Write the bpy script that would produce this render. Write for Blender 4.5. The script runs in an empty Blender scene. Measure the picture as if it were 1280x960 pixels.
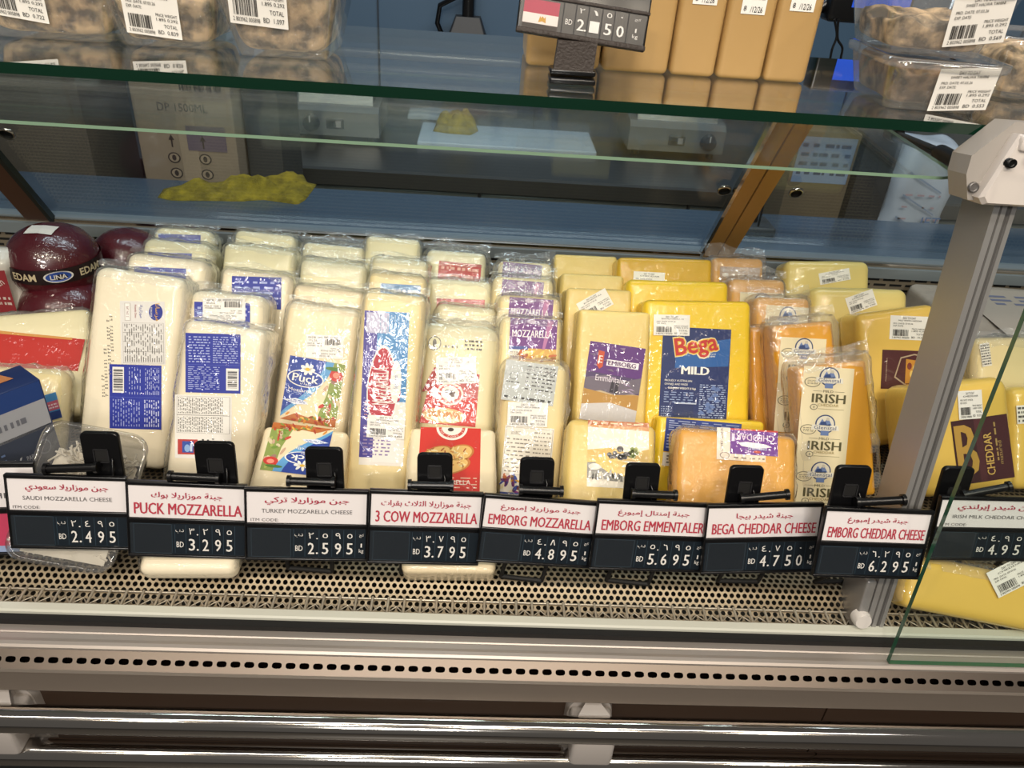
import bpy, math, random
import numpy as np
from mathutils import Vector, Matrix, noise

# ------------------------------------------------------------------ camera, world, lights, exposure
SC = bpy.context.scene
COL = SC.collection
F = 962.0
CAM = np.array([0.0, 0.0, 1.55])
_p, _r, _y = [math.radians(a) for a in (32.0, 4.45, 3.6)]
_fwd = np.array([math.sin(_y) * math.cos(_p), math.cos(_y) * math.cos(_p), -math.sin(_p)])
_rt = np.array([math.cos(_y), -math.sin(_y), 0.0])
_up = np.cross(_rt, _fwd)
RT = _rt * math.cos(_r) + _up * math.sin(_r)
UP = -_rt * math.sin(_r) + _up * math.cos(_r)
cd = bpy.data.cameras.new('camera')
cd.sensor_width = 36.0
cd.lens = 36.0 * F / 1280.0
cd.clip_start = 0.02
cam = bpy.data.objects.new('camera', cd)
COL.objects.link(cam)
cam.matrix_world = Matrix(((RT[0], UP[0], -_fwd[0], CAM[0]), (RT[1], UP[1], -_fwd[1], CAM[1]),
                           (RT[2], UP[2], -_fwd[2], CAM[2]), (0, 0, 0, 1)))
SC.camera = cam
SC.view_settings.view_transform = 'Standard'
SC.view_settings.look = 'None'
SC.view_settings.gamma = 1.0
SC.view_settings.use_curve_mapping = False
SC.view_settings.exposure = -1.1
SC.cycles.transparent_max_bounces = 32
SC.cycles.max_bounces = 8
SC.cycles.sample_clamp_indirect = 4.0
SC.cycles.use_denoising = True
w = bpy.data.worlds.new('world')
SC.world = w
w.use_nodes = True
w.node_tree.nodes['Background'].inputs[0].default_value = (1.0, 0.93, 0.85, 1)
w.node_tree.nodes['Background'].inputs[1].default_value = 0.24


def area_light(name, loc, sx, sy, power, color, target=None, shape='RECTANGLE'):
    l = bpy.data.lights.new(name, 'AREA')
    l.shape = shape
    l.size = sx
    l.size_y = sy
    l.energy = power
    l.color = color
    o = bpy.data.objects.new(name, l)
    o.location = loc
    if target is not None:
        d = Vector(target) - Vector(loc)
        o.rotation_euler = d.to_track_quat('-Z', 'Y').to_euler()
    COL.objects.link(o)
    return o


WARM = (1.0, 0.86, 0.68)
NEUT = (1.0, 0.95, 0.88)
# rows of ceiling lamps in the shop, over the aisle in front of the counter
area_light('ceiling_panel', (-0.28, -2.3, 2.75), 0.55, 0.55, 95, NEUT, (0, 0.9, 1.0))
for i, x in enumerate((-1.25, -0.5, 0.12, 0.62, 1.3)):
    area_light('ceiling_downlight', (x, -0.85 - 0.1 * (i % 2), 2.9), 0.14, 0.14, 19, WARM, (x * 0.6, 0.8, 0.9), 'DISK')
area_light('ceiling_strip', (0.0, -0.25, 2.95), 3.4, 0.12, 44, NEUT, (0, 0.85, 0.9))
area_light('staff_area_fill', (0.2, 1.55, 2.9), 2.6, 0.3, 62, (0.82, 0.92, 1.0), (0.2, 2.3, 0.3))  # added fill light, aimed to brighten the cabinet fronts behind the rear glass


# ------------------------------------------------------------------ picture rays onto real planes
def ray(px, py):
    return _fwd + RT * (px - 640) / F + UP * (480 - py) / F


def aty(px, py, y):
    d = ray(px, py)
    return CAM + d * ((y - CAM[1]) / d[1])


def atz(px, py, z):
    d = ray(px, py)
    return CAM + d * ((z - CAM[2]) / d[2])


def onplane(px, py, P0, n):
    d = ray(px, py)
    return CAM + d * (np.dot(np.array(P0) - CAM, n) / np.dot(d, n))


# ------------------------------------------------------------------ materials
def lin(h):
    if isinstance(h, str):
        h = h.lstrip('#')
        c = [int(h[i:i + 2], 16) / 255 for i in (0, 2, 4)]
    else:
        c = list(h)
    return tuple(((x / 12.92) if x <= 0.04045 else ((x + 0.055) / 1.055) ** 2.4) for x in c) + (1.0,)


MC = {}


def mat(key, color='#808080', rough=0.5, metal=0.0, coat=0.0, crinkle=0.0, cscale=70.0, vary=0.0, vscale=30.0,
        bump=0.0, bscale=200.0, hard=0.0, emit=None, emitpow=1.0, spec=0.5, stretch=None):
    if key in MC:
        return MC[key]
    m = bpy.data.materials.new(key)
    m.use_nodes = True
    nt = m.node_tree
    b = nt.nodes['Principled BSDF']
    b.inputs['Base Color'].default_value = lin(color)
    b.inputs['Roughness'].default_value = rough
    b.inputs['Metallic'].default_value = metal
    b.inputs['Specular IOR Level'].default_value = spec
    b.inputs['Coat Weight'].default_value = coat
    b.inputs['Coat Roughness'].default_value = 0.06
    tc = None

    def coords():
        nonlocal tc
        if tc is None:
            t = nt.nodes.new('ShaderNodeTexCoord')
            tc = t.outputs['Object']
            if stretch:
                mp = nt.nodes.new('ShaderNodeMapping')
                mp.inputs['Scale'].default_value = stretch
                nt.links.new(tc, mp.inputs[0])
                tc = mp.outputs[0]
        return tc
    if crinkle > 0:
        n = nt.nodes.new('ShaderNodeTexNoise')
        n.inputs['Scale'].default_value = cscale
        n.inputs['Detail'].default_value = 2.5
        n.inputs['Distortion'].default_value = 1.2
        nt.links.new(coords(), n.inputs['Vector'])
        bp = nt.nodes.new('ShaderNodeBump')
        bp.inputs['Strength'].default_value = crinkle
        bp.inputs['Distance'].default_value = 0.004
        nt.links.new(n.outputs[0], bp.inputs['Height'])
        nt.links.new(bp.outputs[0], b.inputs['Coat Normal'])
    if bump > 0:
        n = nt.nodes.new('ShaderNodeTexNoise')
        n.inputs['Scale'].default_value = bscale
        n.inputs['Detail'].default_value = 4
        nt.links.new(coords(), n.inputs['Vector'])
        bp = nt.nodes.new('ShaderNodeBump')
        bp.inputs['Strength'].default_value = bump
        bp.inputs['Distance'].default_value = 0.003
        nt.links.new(n.outputs[0], bp.inputs['Height'])
        nt.links.new(bp.outputs[0], b.inputs['Normal'])
    if vary > 0:
        n = nt.nodes.new('ShaderNodeTexNoise')
        n.inputs['Scale'].default_value = vscale
        n.inputs['Detail'].default_value = 4
        nt.links.new(coords(), n.inputs['Vector'])
        mx = nt.nodes.new('ShaderNodeMix')
        mx.data_type = 'RGBA'
        c = lin(color)
        mx.inputs['A'].default_value = tuple(min(1, x * (1 - vary)) for x in c[:3]) + (1,)
        mx.inputs['B'].default_value = tuple(min(1, x * (1 + vary)) for x in c[:3]) + (1,)
        if hard:
            mr = nt.nodes.new('ShaderNodeMapRange')
            mr.inputs['From Min'].default_value = 0.5 - hard
            mr.inputs['From Max'].default_value = 0.5 + hard
            nt.links.new(n.outputs[0], mr.inputs['Value'])
            nt.links.new(mr.outputs[0], mx.inputs['Factor'])
        else:
            nt.links.new(n.outputs[0], mx.inputs['Factor'])
        nt.links.new(mx.outputs['Result'], b.inputs['Base Color'])
    if emit:
        b.inputs['Emission Color'].default_value = lin(emit)
        b.inputs['Emission Strength'].default_value = emitpow
    MC[key] = m
    return m


def ink(c):          # printed colour under the crinkled clear film of a pack
    return mat('film_print_' + c.strip('#'), c, rough=0.45, coat=1.0, crinkle=0.6, cscale=50)


def paper(c):        # plain printed paper, no film
    return mat('paper_print_' + c.strip('#'), c, rough=0.6)


def cheese(key, c, **k):
    a = dict(rough=0.5, coat=0.9, crinkle=0.7, cscale=60, vary=0.05, vscale=18)
    a.update(k)
    return mat(key, c, **a)


def clear(key, tint=(1, 1, 1), haze=0.05, base=0.03, gain=1.0, rough=0.06, crinkle=0.0, cscale=60.0, hazecol=(0.8, 0.8, 0.8)):
    if key in MC:
        return MC[key]
    m = bpy.data.materials.new(key)
    m.use_nodes = True
    nt = m.node_tree
    nt.nodes.remove(nt.nodes['Principled BSDF'])
    out = nt.nodes['Material Output']
    tr = nt.nodes.new('ShaderNodeBsdfTransparent')
    tr.inputs[0].default_value = tuple(tint) + (1,)
    gl = nt.nodes.new('ShaderNodeBsdfGlossy')
    gl.inputs['Roughness'].default_value = rough
    gl.inputs['Color'].default_value = (1, 1, 1, 1)
    df = nt.nodes.new('ShaderNodeBsdfDiffuse')
    df.inputs[0].default_value = tuple(hazecol) + (1,)
    fr = nt.nodes.new('ShaderNodeFresnel')
    ge = nt.nodes.new('ShaderNodeNewGeometry')
    io = nt.nodes.new('ShaderNodeMix')          # thin sheet: both faces reflect like the outer one
    io.inputs['A'].default_value = 1.48
    io.inputs['B'].default_value = 1 / 1.48
    nt.links.new(ge.outputs['Backfacing'], io.inputs['Factor'])
    nt.links.new(io.outputs['Result'], fr.inputs['IOR'])
    if crinkle > 0:
        t = nt.nodes.new('ShaderNodeTexCoord')
        n = nt.nodes.new('ShaderNodeTexNoise')
        n.inputs['Scale'].default_value = cscale
        n.inputs['Detail'].default_value = 2.0
        n.inputs['Distortion'].default_value = 1.5
        nt.links.new(t.outputs['Object'], n.inputs['Vector'])
        bp = nt.nodes.new('ShaderNodeBump')
        bp.inputs['Strength'].default_value = crinkle
        bp.inputs['Distance'].default_value = 0.004
        nt.links.new(n.outputs[0], bp.inputs['Height'])
        nt.links.new(bp.outputs[0], gl.inputs['Normal'])
        nt.links.new(bp.outputs[0], fr.inputs['Normal'])
    ma = nt.nodes.new('ShaderNodeMath')
    ma.operation = 'MULTIPLY_ADD'
    ma.use_clamp = True
    ma.inputs[1].default_value = gain
    ma.inputs[2].default_value = base
    nt.links.new(fr.outputs[0], ma.inputs[0])
    m1 = nt.nodes.new('ShaderNodeMixShader')
    m1.inputs[0].default_value = haze
    nt.links.new(tr.outputs[0], m1.inputs[1])
    nt.links.new(df.outputs[0], m1.inputs[2])
    m2 = nt.nodes.new('ShaderNodeMixShader')
    nt.links.new(ma.outputs[0], m2.inputs[0])
    nt.links.new(m1.outputs[0], m2.inputs[1])
    nt.links.new(gl.outputs[0], m2.inputs[2])
    nt.links.new(m2.outputs[0], out.inputs[0])
    MC[key] = m
    return m


FILM = clear('cling_film', haze=0.1, base=0.02, gain=1.3, rough=0.12, crinkle=0.9, cscale=55)
GLASS = clear('pane_glass', tint=(0.96, 0.985, 0.97), haze=0.0, base=0.0, gain=0.8, rough=0.0)
SHELFGLASS = clear('shelf_glass', tint=(0.95, 0.98, 0.965), haze=0.0, base=0.02, gain=1.6, rough=0.02)
REARGLASS = clear('rear_glass', tint=(0.86, 0.9, 0.9), haze=0.01, base=0.0, gain=1.0, rough=0.01)
TUB = clear('clear_tub_plastic', tint=(0.93, 0.93, 0.92), haze=0.1, base=0.03, gain=1.2, rough=0.08)
TUBW = clear('crinkled_tub_wrap', haze=0.04, base=0.01, gain=1.1, rough=0.1, crinkle=0.8, cscale=90)
POCKET = clear('clear_pocket', haze=0.004, base=0.01, gain=0.9, rough=0.05)
EDGE = mat('green_glass_edge', '#07281b', rough=0.15, spec=0.6)
EDGEL = mat('pale_glass_edge', '#7d9a82', rough=0.2, spec=0.6)
STEEL = mat('brushed_steel', '#b3aaa0', rough=0.27, metal=1.0)
STEELD = mat('dull_steel', '#8d8a86', rough=0.4, metal=1.0)
CHROME = mat('chrome', '#c9c5c0', rough=0.09, metal=1.0)
ALU = mat('grey_aluminium', '#a7a5a4', rough=0.38, metal=0.55)
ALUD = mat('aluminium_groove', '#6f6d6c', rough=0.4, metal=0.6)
CHAMP = mat('champagne_aluminium', '#b98c4c', rough=0.4, metal=0.25)
CHAMPD = mat('brown_aluminium', '#6b4a3c', rough=0.35, metal=0.6)
WHITEP = mat('white_plastic', '#d9d4cf', rough=0.35)
GREYP = mat('grey_plastic', '#a8a29e', rough=0.4)
STRIP = mat('pale_strip', '#c5c6ba', rough=0.4)
BLACK = mat('black_plastic', '#0c0c0e', rough=0.28)
BLACKM = mat('black_matte', '#0b0a0a', rough=0.7)
BLACKR = mat('grained_black_plastic', '#38302c', rough=0.6, bump=0.5, bscale=400)
BROWNP = mat('brown_panel', '#4a3a30', rough=0.35)
DARKP = mat('dark_panel', '#15181a', rough=0.35)
SCREW = mat('screw_black', '#151515', rough=0.35, metal=0.5)

MOZZ = cheese('mozzarella', '#f0e4c8')
MOZZB = cheese('mozzarella_creamy', '#eddcb8')
MOZZC = cheese('mozzarella_pale_green', '#e5dab2')
MOZZD = cheese('mozzarella_yellowish', '#ecd9a4')
EMMT = cheese('emmental_cheese', '#e4c776', crinkle=0.6, cscale=110)
BEGA = cheese('yellow_cheddar', '#f1c929')
BEGAD = cheese('yellow_cheddar_deep', '#d9ab2c')
CHED = cheese('orange_cheddar', '#e0a54a', crinkle=0.9, cscale=90, vary=0.12, vscale=40)
IRISH = cheese('amber_cheddar', '#dd9c26')
PALEY = cheese('pale_yellow_cheddar', '#e4bd57', crinkle=0.3)
PALEY2 = cheese('soft_yellow_cheddar', '#dfc878', crinkle=0.3)
SHELFCH = cheese('gold_cheese', '#b3905a', crinkle=0.15, coat=0.4)


# ------------------------------------------------------------------ mesh builder
class MB:
    def __init__(s):
        s.v, s.f, s.mi, s.sm, s.mats = [], [], [], [], []

    def idx(s, m):
        if m not in s.mats:
            s.mats.append(m)
        return s.mats.index(m)

    def add(s, verts, faces, m, M=None, smooth=False):
        o = len(s.v)
        if M is not None:
            verts = [M @ Vector(p) for p in verts]
        s.v.extend([tuple(p) for p in verts])
        k = s.idx(m)
        for f in faces:
            s.f.append([i + o for i in f])
            s.mi.append(k)
            s.sm.append(smooth)
        return s

    def poly(s, pts, m):
        return s.add(pts, [list(range(len(pts)))], m)

    def box(s, x0, x1, y0, y1, z0, z1, m, M=None):
        v = [(x, y, z) for z in (z0, z1) for y in (y0, y1) for x in (x0, x1)]
        f = [[0, 2, 3, 1], [4, 5, 7, 6], [0, 1, 5, 4], [2, 6, 7, 3], [0, 4, 6, 2], [1, 3, 7, 5]]
        return s.add(v, f, m, M)

    def bbox(s, x0, x1, y0, y1, z0, z1, m, r=0.002, n=2, M=None):
        v, f = rbox(x1 - x0, y1 - y0, z1 - z0, r, n)
        c = Vector(((x0 + x1) / 2, (y0 + y1) / 2, (z0 + z1) / 2))
        return s.add([Vector(p) + c for p in v], f, m, M, True)

    def tube(s, pts, r, m, n=10, caps=True):
        pts = [Vector(p) for p in pts]
        rings = []
        ref = None
        for i, p in enumerate(pts):
            a = pts[max(i - 1, 0)]
            b = pts[min(i + 1, len(pts) - 1)]
            t = (b - a).normalized()
            if ref is None:
                ref = t.orthogonal().normalized()
            else:
                ref = (ref - t * ref.dot(t)).normalized()
            q = t.cross(ref)
            rr = r[i] if isinstance(r, (list, tuple)) else r
            rings.append([p + (ref * math.cos(2 * math.pi * k / n) + q * math.sin(2 * math.pi * k / n)) * rr for k in range(n)])
        v = [q for g in rings for q in g]
        f = []
        for i in range(len(pts) - 1):
            for k in range(n):
                f.append([i * n + k, i * n + (k + 1) % n, (i + 1) * n + (k + 1) % n, (i + 1) * n + k])
        s.add(v, f, m, None, True)
        if caps:
            s.add(rings[0][::-1], [list(range(n))], m)
            s.add(rings[-1], [list(range(n))], m)
        return s

    def loft(s, loops, m, cap0=False, cap1=False, smooth=True, M=None):
        n = len(loops[0])
        v = [p for l in loops for p in l]
        f = []
        for i in range(len(loops) - 1):
            for k in range(n):
                f.append([i * n + k, i * n + (k + 1) % n, (i + 1) * n + (k + 1) % n, (i + 1) * n + k])
        s.add(v, f, m, M, smooth)
        if cap0:
            s.add(loops[0][::-1], [list(range(n))], m, M)
        if cap1:
            s.add(loops[-1], [list(range(n))], m, M)
        return s

    def prism(s, prof, x0, x1, m, mats=None):
        """closed profile of (y, z) points swept along x"""
        n = len(prof)
        v = [(x0, p[0], p[1]) for p in prof] + [(x1, p[0], p[1]) for p in prof]
        for k in range(n):
            s.add([v[k], v[(k + 1) % n], v[n + (k + 1) % n], v[n + k]], [[0, 1, 2, 3]], (mats[k] if mats and mats[k] else m))
        s.poly([v[i] for i in range(n)][::-1], m)
        s.poly([v[n + i] for i in range(n)], m)
        return s

    def build(s, name, parent=None, loc=None):
        me = bpy.data.meshes.new(name)
        me.from_pydata(s.v, [], s.f)
        for m in s.mats:
            me.materials.append(m)
        me.polygons.foreach_set('material_index', s.mi)
        me.polygons.foreach_set('use_smooth', s.sm)
        me.update()
        o = bpy.data.objects.new(name, me)
        COL.objects.link(o)
        if parent is not None:
            o.parent = parent
        if loc is not None:
            o.location = loc
        return o


_RB = {}


def rbox(wx, wy, wz, r, n=3, seg=1):
    """rounded box centred at the origin; n rounding steps, seg splits of each flat"""
    r = min(r, wx / 2 - 1e-5, wy / 2 - 1e-5, wz / 2 - 1e-5)
    h = (wx / 2, wy / 2, wz / 2)

    def steps(a):
        q = [-a + r * (1 - math.cos(math.pi / 2 * i / n)) for i in range(n)] if r > 0 else []
        q2 = [(-a + r) + (2 * (a - r)) * i / seg for i in range(seg + 1)]
        return q + q2 + [-t for t in reversed(q)]
    verts, faces, key = [], [], {}

    def vid(p):
        k = tuple(round(c, 7) for c in p)
        if k not in key:
            inner = [max(-h[i] + r, min(h[i] - r, p[i])) for i in range(3)]
            d = Vector([p[i] - inner[i] for i in range(3)])
            q = Vector(inner) + (d.normalized() * r if d.length > 1e-9 else d)
            key[k] = len(verts)
            verts.append(q)
        return key[k]
    for ax in range(3):
        a, b = (ax + 1) % 3, (ax + 2) % 3
        sa, sb = steps(h[a]), steps(h[b])
        for sg in (-1, 1):
            for i in range(len(sa) - 1):
                for j in range(len(sb) - 1):
                    q = []
                    for (x, y) in ((i, j), (i + 1, j), (i + 1, j + 1), (i, j + 1)):
                        p = [0, 0, 0]
                        p[ax] = sg * h[ax]
                        p[a] = sa[x]
                        p[b] = sb[y]
                        q.append(vid(p))
                    faces.append(q if sg > 0 else q[::-1])
    return verts, faces


def rrect(wd, hg, r, n=5, cx=0, cy=0):
    pts = []
    for (sx, sy, a0) in ((1, 1, 0), (-1, 1, 90), (-1, -1, 180), (1, -1, 270)):
        for i in range(n + 1):
            a = math.radians(a0 + 90 * i / n)
            pts.append((cx + sx * (wd / 2 - r) + r * math.cos(a), cy + sy * (hg / 2 - r) + r * math.sin(a)))
    return pts


def empty(name, label, cat, M=None, group=None):
    o = bpy.data.objects.new(name, None)
    COL.objects.link(o)
    o.empty_display_size = 0.05
    if M is not None:
        o.matrix_world = M
    tag(o, label, cat, group)
    return o


def tag(o, label=None, cat=None, group=None, kind=None):
    if label:
        o['label'] = label
    if cat:
        o['category'] = cat
    if group:
        o['group'] = group
    if kind:
        o['kind'] = kind
    return o


# ------------------------------------------------------------------ lettering
_AR = {'ا': 0xFE8D, 'ب': 0xFE8F, 'ة': 0xFE93, 'ت': 0xFE95, 'ث': 0xFE99, 'ج': 0xFE9D, 'ح': 0xFEA1, 'د': 0xFEA9, 'ر': 0xFEAD,
       'ز': 0xFEAF, 'س': 0xFEB1, 'ش': 0xFEB5, 'ع': 0xFEC9, 'غ': 0xFECD, 'ق': 0xFED5, 'ك': 0xFED9, 'ل': 0xFEDD, 'م': 0xFEE1,
       'ن': 0xFEE5, 'و': 0xFEED, 'ي': 0xFEF1, 'إ': 0xFE87}
_NOJOIN = set('اةدرزوإ')


def ar(t):
    out = []
    t = t.replace('لا', 'ﻻ')
    for i, c in enumerate(t):
        prev = i > 0 and t[i - 1] in _AR and t[i - 1] not in _NOJOIN
        if c == 'ﻻ':
            out.append(chr(0xFEFC if prev else 0xFEFB))
            continue
        if c not in _AR:
            out.append(c)
            continue
        nxt = c not in _NOJOIN and i + 1 < len(t) and (t[i + 1] in _AR or t[i + 1] == 'ﻻ')
        b = _AR[c]
        out.append(chr(b + (3 if prev and nxt else 2 if nxt else 1 if prev else 0)))
    return ''.join(reversed(out))


_TX = {}


def text_mesh(t, bold=0.0, res=2):
    k = (t, bold)
    if k in _TX:
        return _TX[k]
    c = bpy.data.curves.new('lettering', 'FONT')
    c.body = t
    c.resolution_u = res
    c.offset = bold
    o = bpy.data.objects.new('lettering', c)
    COL.objects.link(o)
    bpy.context.view_layer.update()
    me = bpy.data.meshes.new_from_object(o.evaluated_get(bpy.context.evaluated_depsgraph_get()))
    v = [(p.co.x, p.co.y) for p in me.vertices]
    f = [list(p.vertices) for p in me.polygons]
    bpy.data.objects.remove(o)
    bpy.data.curves.remove(c)
    bpy.data.meshes.remove(me)
    if not v:
        v = [(0, 0)]
    xs = [p[0] for p in v]
    ys = [p[1] for p in v]
    _TX[k] = (v, f, min(xs), max(xs), min(ys), max(ys))
    return _TX[k]


STROKES = {'٨': [(0.0, 0.0), (0.42, 1.0), (0.58, 1.0), (1.0, 0.0)], '٦': [(0.0, 1.0), (0.06, 0.84), (0.62, 0.86), (0.76, 0.62), (0.95, 0.0)]}


def stroke_mesh(t):
    """a numeral struck as one line of even width"""
    P_ = [Vector((x * 0.62, y)) for x, y in STROKES[t]]
    L, R = [], []
    for i, p in enumerate(P_):
        d = (P_[min(i + 1, len(P_) - 1)] - P_[max(i - 1, 0)]).normalized()
        n = Vector((-d.y, d.x)) * 0.075
        L.append(p + n)
        R.append(p - n)
    v = [tuple(q) for q in L + R]
    k = len(P_)
    f = [[i + k, i + 1 + k, i + 1, i] for i in range(k - 1)]
    return v, f, min(q[0] for q in v), max(q[0] for q in v), min(q[1] for q in v), max(q[1] for q in v)


class Art:
    """flat printed artwork: x right, y up in metres, drawn on the plane y = 0 of its part, facing -y"""

    def __init__(s, w=1.0, h=1.0, pen=ink, origin=(0, 0), rot=0.0, off=0.0005):
        s.b = MB()
        s.w, s.h, s.pen, s.o, s.rot, s.off = w, h, pen, origin, rot, off
        s.step = 0.00022

    def P(s, x, y, l):
        c, n = math.cos(s.rot), math.sin(s.rot)
        return (s.o[0] + x * c - y * n, -s.off - s.step * l, s.o[1] + x * n + y * c)

    def poly(s, pts, col, l=0):
        s.b.poly([s.P(x * s.w, y * s.h, l) for x, y in pts], s.pen(col) if isinstance(col, str) else col)

    def rect(s, x0, y0, x1, y1, col, l=0):
        s.poly([(x0, y0), (x1, y0), (x1, y1), (x0, y1)], col, l)

    def ell(s, cx, cy, rx, ry, col, l=1, n=28, rot=0, a0=0, a1=360):
        c, q = math.cos(rot), math.sin(rot)
        m = n if a1 - a0 >= 360 else n + 1
        pts = []
        for i in range(m):
            a = math.radians(a0 + (a1 - a0) * i / n)
            # keep the ellipse undistorted by working in metres
            x, y = rx * s.w * math.cos(a), ry * s.h * math.sin(a)
            pts.append((cx + (x * c - y * q) / s.w, cy + (x * q + y * c) / s.h))
        s.poly(pts, col, l)

    def txt(s, t, x, y, h, col, l=3, wd=None, bold=0.0, rot=0.0, al='c', grow=0.0):
        """text of cap height h (fraction of the art's height) centred (or al='l') at x, y; wd caps its width as a fraction"""
        v, f, x0, x1, y0, y1 = text_mesh(t, grow) if t not in STROKES else stroke_mesh(t)
        sy = h * s.h / max(y1 - y0, 1e-4)
        sx = sy
        if wd:
            sx = wd * s.w / max(x1 - x0, 1e-4)
        ox = (x0 + x1) / 2 if al == 'c' else x0
        oy = (y0 + y1) / 2
        c, n = math.cos(rot), math.sin(rot)
        m = s.pen(col) if isinstance(col, str) else col
        # heavier lettering: the same letters struck again a hair to each side
        for k, dx in enumerate((0.0,) if bold <= 0 else (0.0, -bold, bold)):
            pts = []
            for a, b in v:
                a, b = (a - ox + dx) * sx, (b - oy) * sy
                pts.append(s.P(x * s.w + a * c - b * n, y * s.h + a * n + b * c, l + 0.22 * k))
            s.b.add(pts, f, m)

    def bars(s, x0, y0, x1, y1, col='#111111', l=3, n=22, seed=1, vert=False):
        rn = random.Random(seed)
        ws = [rn.choice((1, 1, 2, 3)) for _ in range(2 * n)]
        tot = sum(ws)
        p = 0
        for i, q in enumerate(ws):
            if i % 2 == 0:
                a, b = p / tot, (p + q) / tot
                if vert:
                    s.rect(x0, y0 + (y1 - y0) * a, x1, y0 + (y1 - y0) * b, col, l)
                else:
                    s.rect(x0 + (x1 - x0) * a, y0, x0 + (x1 - x0) * b, y1, col, l)
            p += q

    def lines(s, x0, y0, x1, y1, n, col, l=2, seed=1, vert=False, fill=0.5, gap=0.25):
        """rows of small print too fine to read in the photograph"""
        rn = random.Random(seed)
        for i in range(n):
            a, b = (i + (1 - fill) / 2) / n, (i + (1 + fill) / 2) / n
            p = 0.0
            while p < 1:
                q = min(1, p + rn.uniform(0.05, 0.2))
                if vert:
                    s.rect(x0 + (x1 - x0) * a, y0 + (y1 - y0) * p, x0 + (x1 - x0) * b, y0 + (y1 - y0) * q, col, l)
                else:
                    s.rect(x0 + (x1 - x0) * p, y0 + (y1 - y0) * a, x0 + (x1 - x0) * q, y0 + (y1 - y0) * b, col, l)
                p = q + rn.uniform(0.02, gap * 0.5)

    def star(s, cx, cy, r, col, l=2, n=6, inner=0.5):
        for k in range(n):
            a = 2 * math.pi * k / n
            s.ell(cx + r * 0.6 * math.cos(a) / s.w, cy + r * 0.6 * math.sin(a) / s.h, r * 0.42 / s.w, r * 0.28 / s.h, col, l, 10, a)

# ------------------------------------------------------------------ the setting behind: floor, wall
XA, XB = -1.7, 1.7
fl = MB()
fl.box(-4, 4, -5.5, 4.2, -0.1, 0.0, mat('floor_tiles', '#4b4743', rough=0.35, vary=0.1))
tag(fl.build('floor'), kind='structure')
wb = MB()
wb.box(-4, 4, 3.1, 3.2, 0.0, 3.0, mat('blue_wall', '#3d566c', rough=0.5, vary=0.08, vscale=3))
for x in (-1.6, -1.0, -0.4, 0.2, 0.8, 1.4, 2.0):
    wb.box(x, x + 0.006, 3.094, 3.1, 0.0, 3.0, mat('wall_joint', '#1f2d3a', rough=0.6))
tag(wb.build('wall_back'), kind='structure')

# ------------------------------------------------------------------ the refrigerated counter
DECK = 0.845
counter = empty('deli_counter', 'long refrigerated glass deli counter with steel sill and bumper rails', 'display counter')


def perforated():
    m = bpy.data.materials.new('perforated_steel')
    m.use_nodes = True
    nt = m.node_tree
    b = nt.nodes['Principled BSDF']
    b.inputs['Base Color'].default_value = lin('#8f826c')
    b.inputs['Metallic'].default_value = 0.6
    b.inputs['Roughness'].default_value = 0.42
    tc = nt.nodes.new('ShaderNodeTexCoord')
    sx = nt.nodes.new('ShaderNodeSeparateXYZ')
    uv = nt.nodes.new('ShaderNodeUVMap')
    nt.links.new(uv.outputs[0], sx.inputs[0])

    def M(op, a, c):
        n = nt.nodes.new('ShaderNodeMath')
        n.operation = op
        for i, q in enumerate((a, c)):
            if isinstance(q, (int, float)):
                n.inputs[i].default_value = q
            elif q is not None:
                nt.links.new(q, n.inputs[i])
        return n.outputs[0]
    pit = 0.0082
    ds = []
    for off in (0.0, 0.5):
        u = M('ADD', M('DIVIDE', sx.outputs[0], pit), off)
        v = M('ADD', M('DIVIDE', sx.outputs[1], pit * 1.732), off)
        fu = M('SUBTRACT', M('FRACT', u, None), 0.5)
        fv = M('MULTIPLY', M('SUBTRACT', M('FRACT', v, None), 0.5), 1.732)
        ds.append(M('SQRT', M('ADD', M('MULTIPLY', fu, fu), M('MULTIPLY', fv, fv)), None))
    d = M('MINIMUM', ds[0], ds[1])
    hole = M('LESS_THAN', d, 0.35)
    tr = nt.nodes.new('ShaderNodeBsdfTransparent')
    mx = nt.nodes.new('ShaderNodeMixShader')
    nt.links.new(hole, mx.inputs[0])
    nt.links.new(b.outputs[0], mx.inputs[1])
    nt.links.new(tr.outputs[0], mx.inputs[2])
    nt.links.new(mx.outputs[0], nt.nodes['Material Output'].inputs[0])
    return m


# perforated deck: flat bed and the lip that rolls down to the front
prof = [(1.37, 0.93), (1.30, 0.90), (1.22, DECK + 0.012), (1.15, DECK), (0.69, DECK), (0.676, DECK - 0.002), (0.668, DECK - 0.007), (0.652, DECK - 0.021), (0.628, DECK - 0.030)]
me = bpy.data.meshes.new('deck')
vv, ff, uvs, s_ = [], [], [], 0
for i, (y, z) in enumerate(prof):
    if i:
        s_ += math.hypot(y - prof[i - 1][0], z - prof[i - 1][1])
    vv += [(XA, y, z), (XB, y, z)]
    uvs += [(XA, s_), (XB, s_)]
for i in range(len(prof) - 1):
    ff.append([2 * i, 2 * i + 2, 2 * i + 3, 2 * i + 1])
me.from_pydata(vv, [], ff)
ul = me.uv_layers.new(name='UVMap')
for l in me.loops:
    ul.data[l.index].uv = uvs[l.vertex_index]
me.materials.append(perforated())
for p in me.polygons:
    p.use_smooth = True
o = bpy.data.objects.new('deck', me)
COL.objects.link(o)
o.parent = counter
b = MB()
b.box(XA, XB, 0.60, 1.4, 0.70, 0.705, mat('drip_pan', '#3a3630', rough=0.5, metal=0.4))
b.box(XA, XB, 1.385, 1.4, 0.70, 1.0, DARKP)
b.build('drip_pan', counter)
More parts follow.
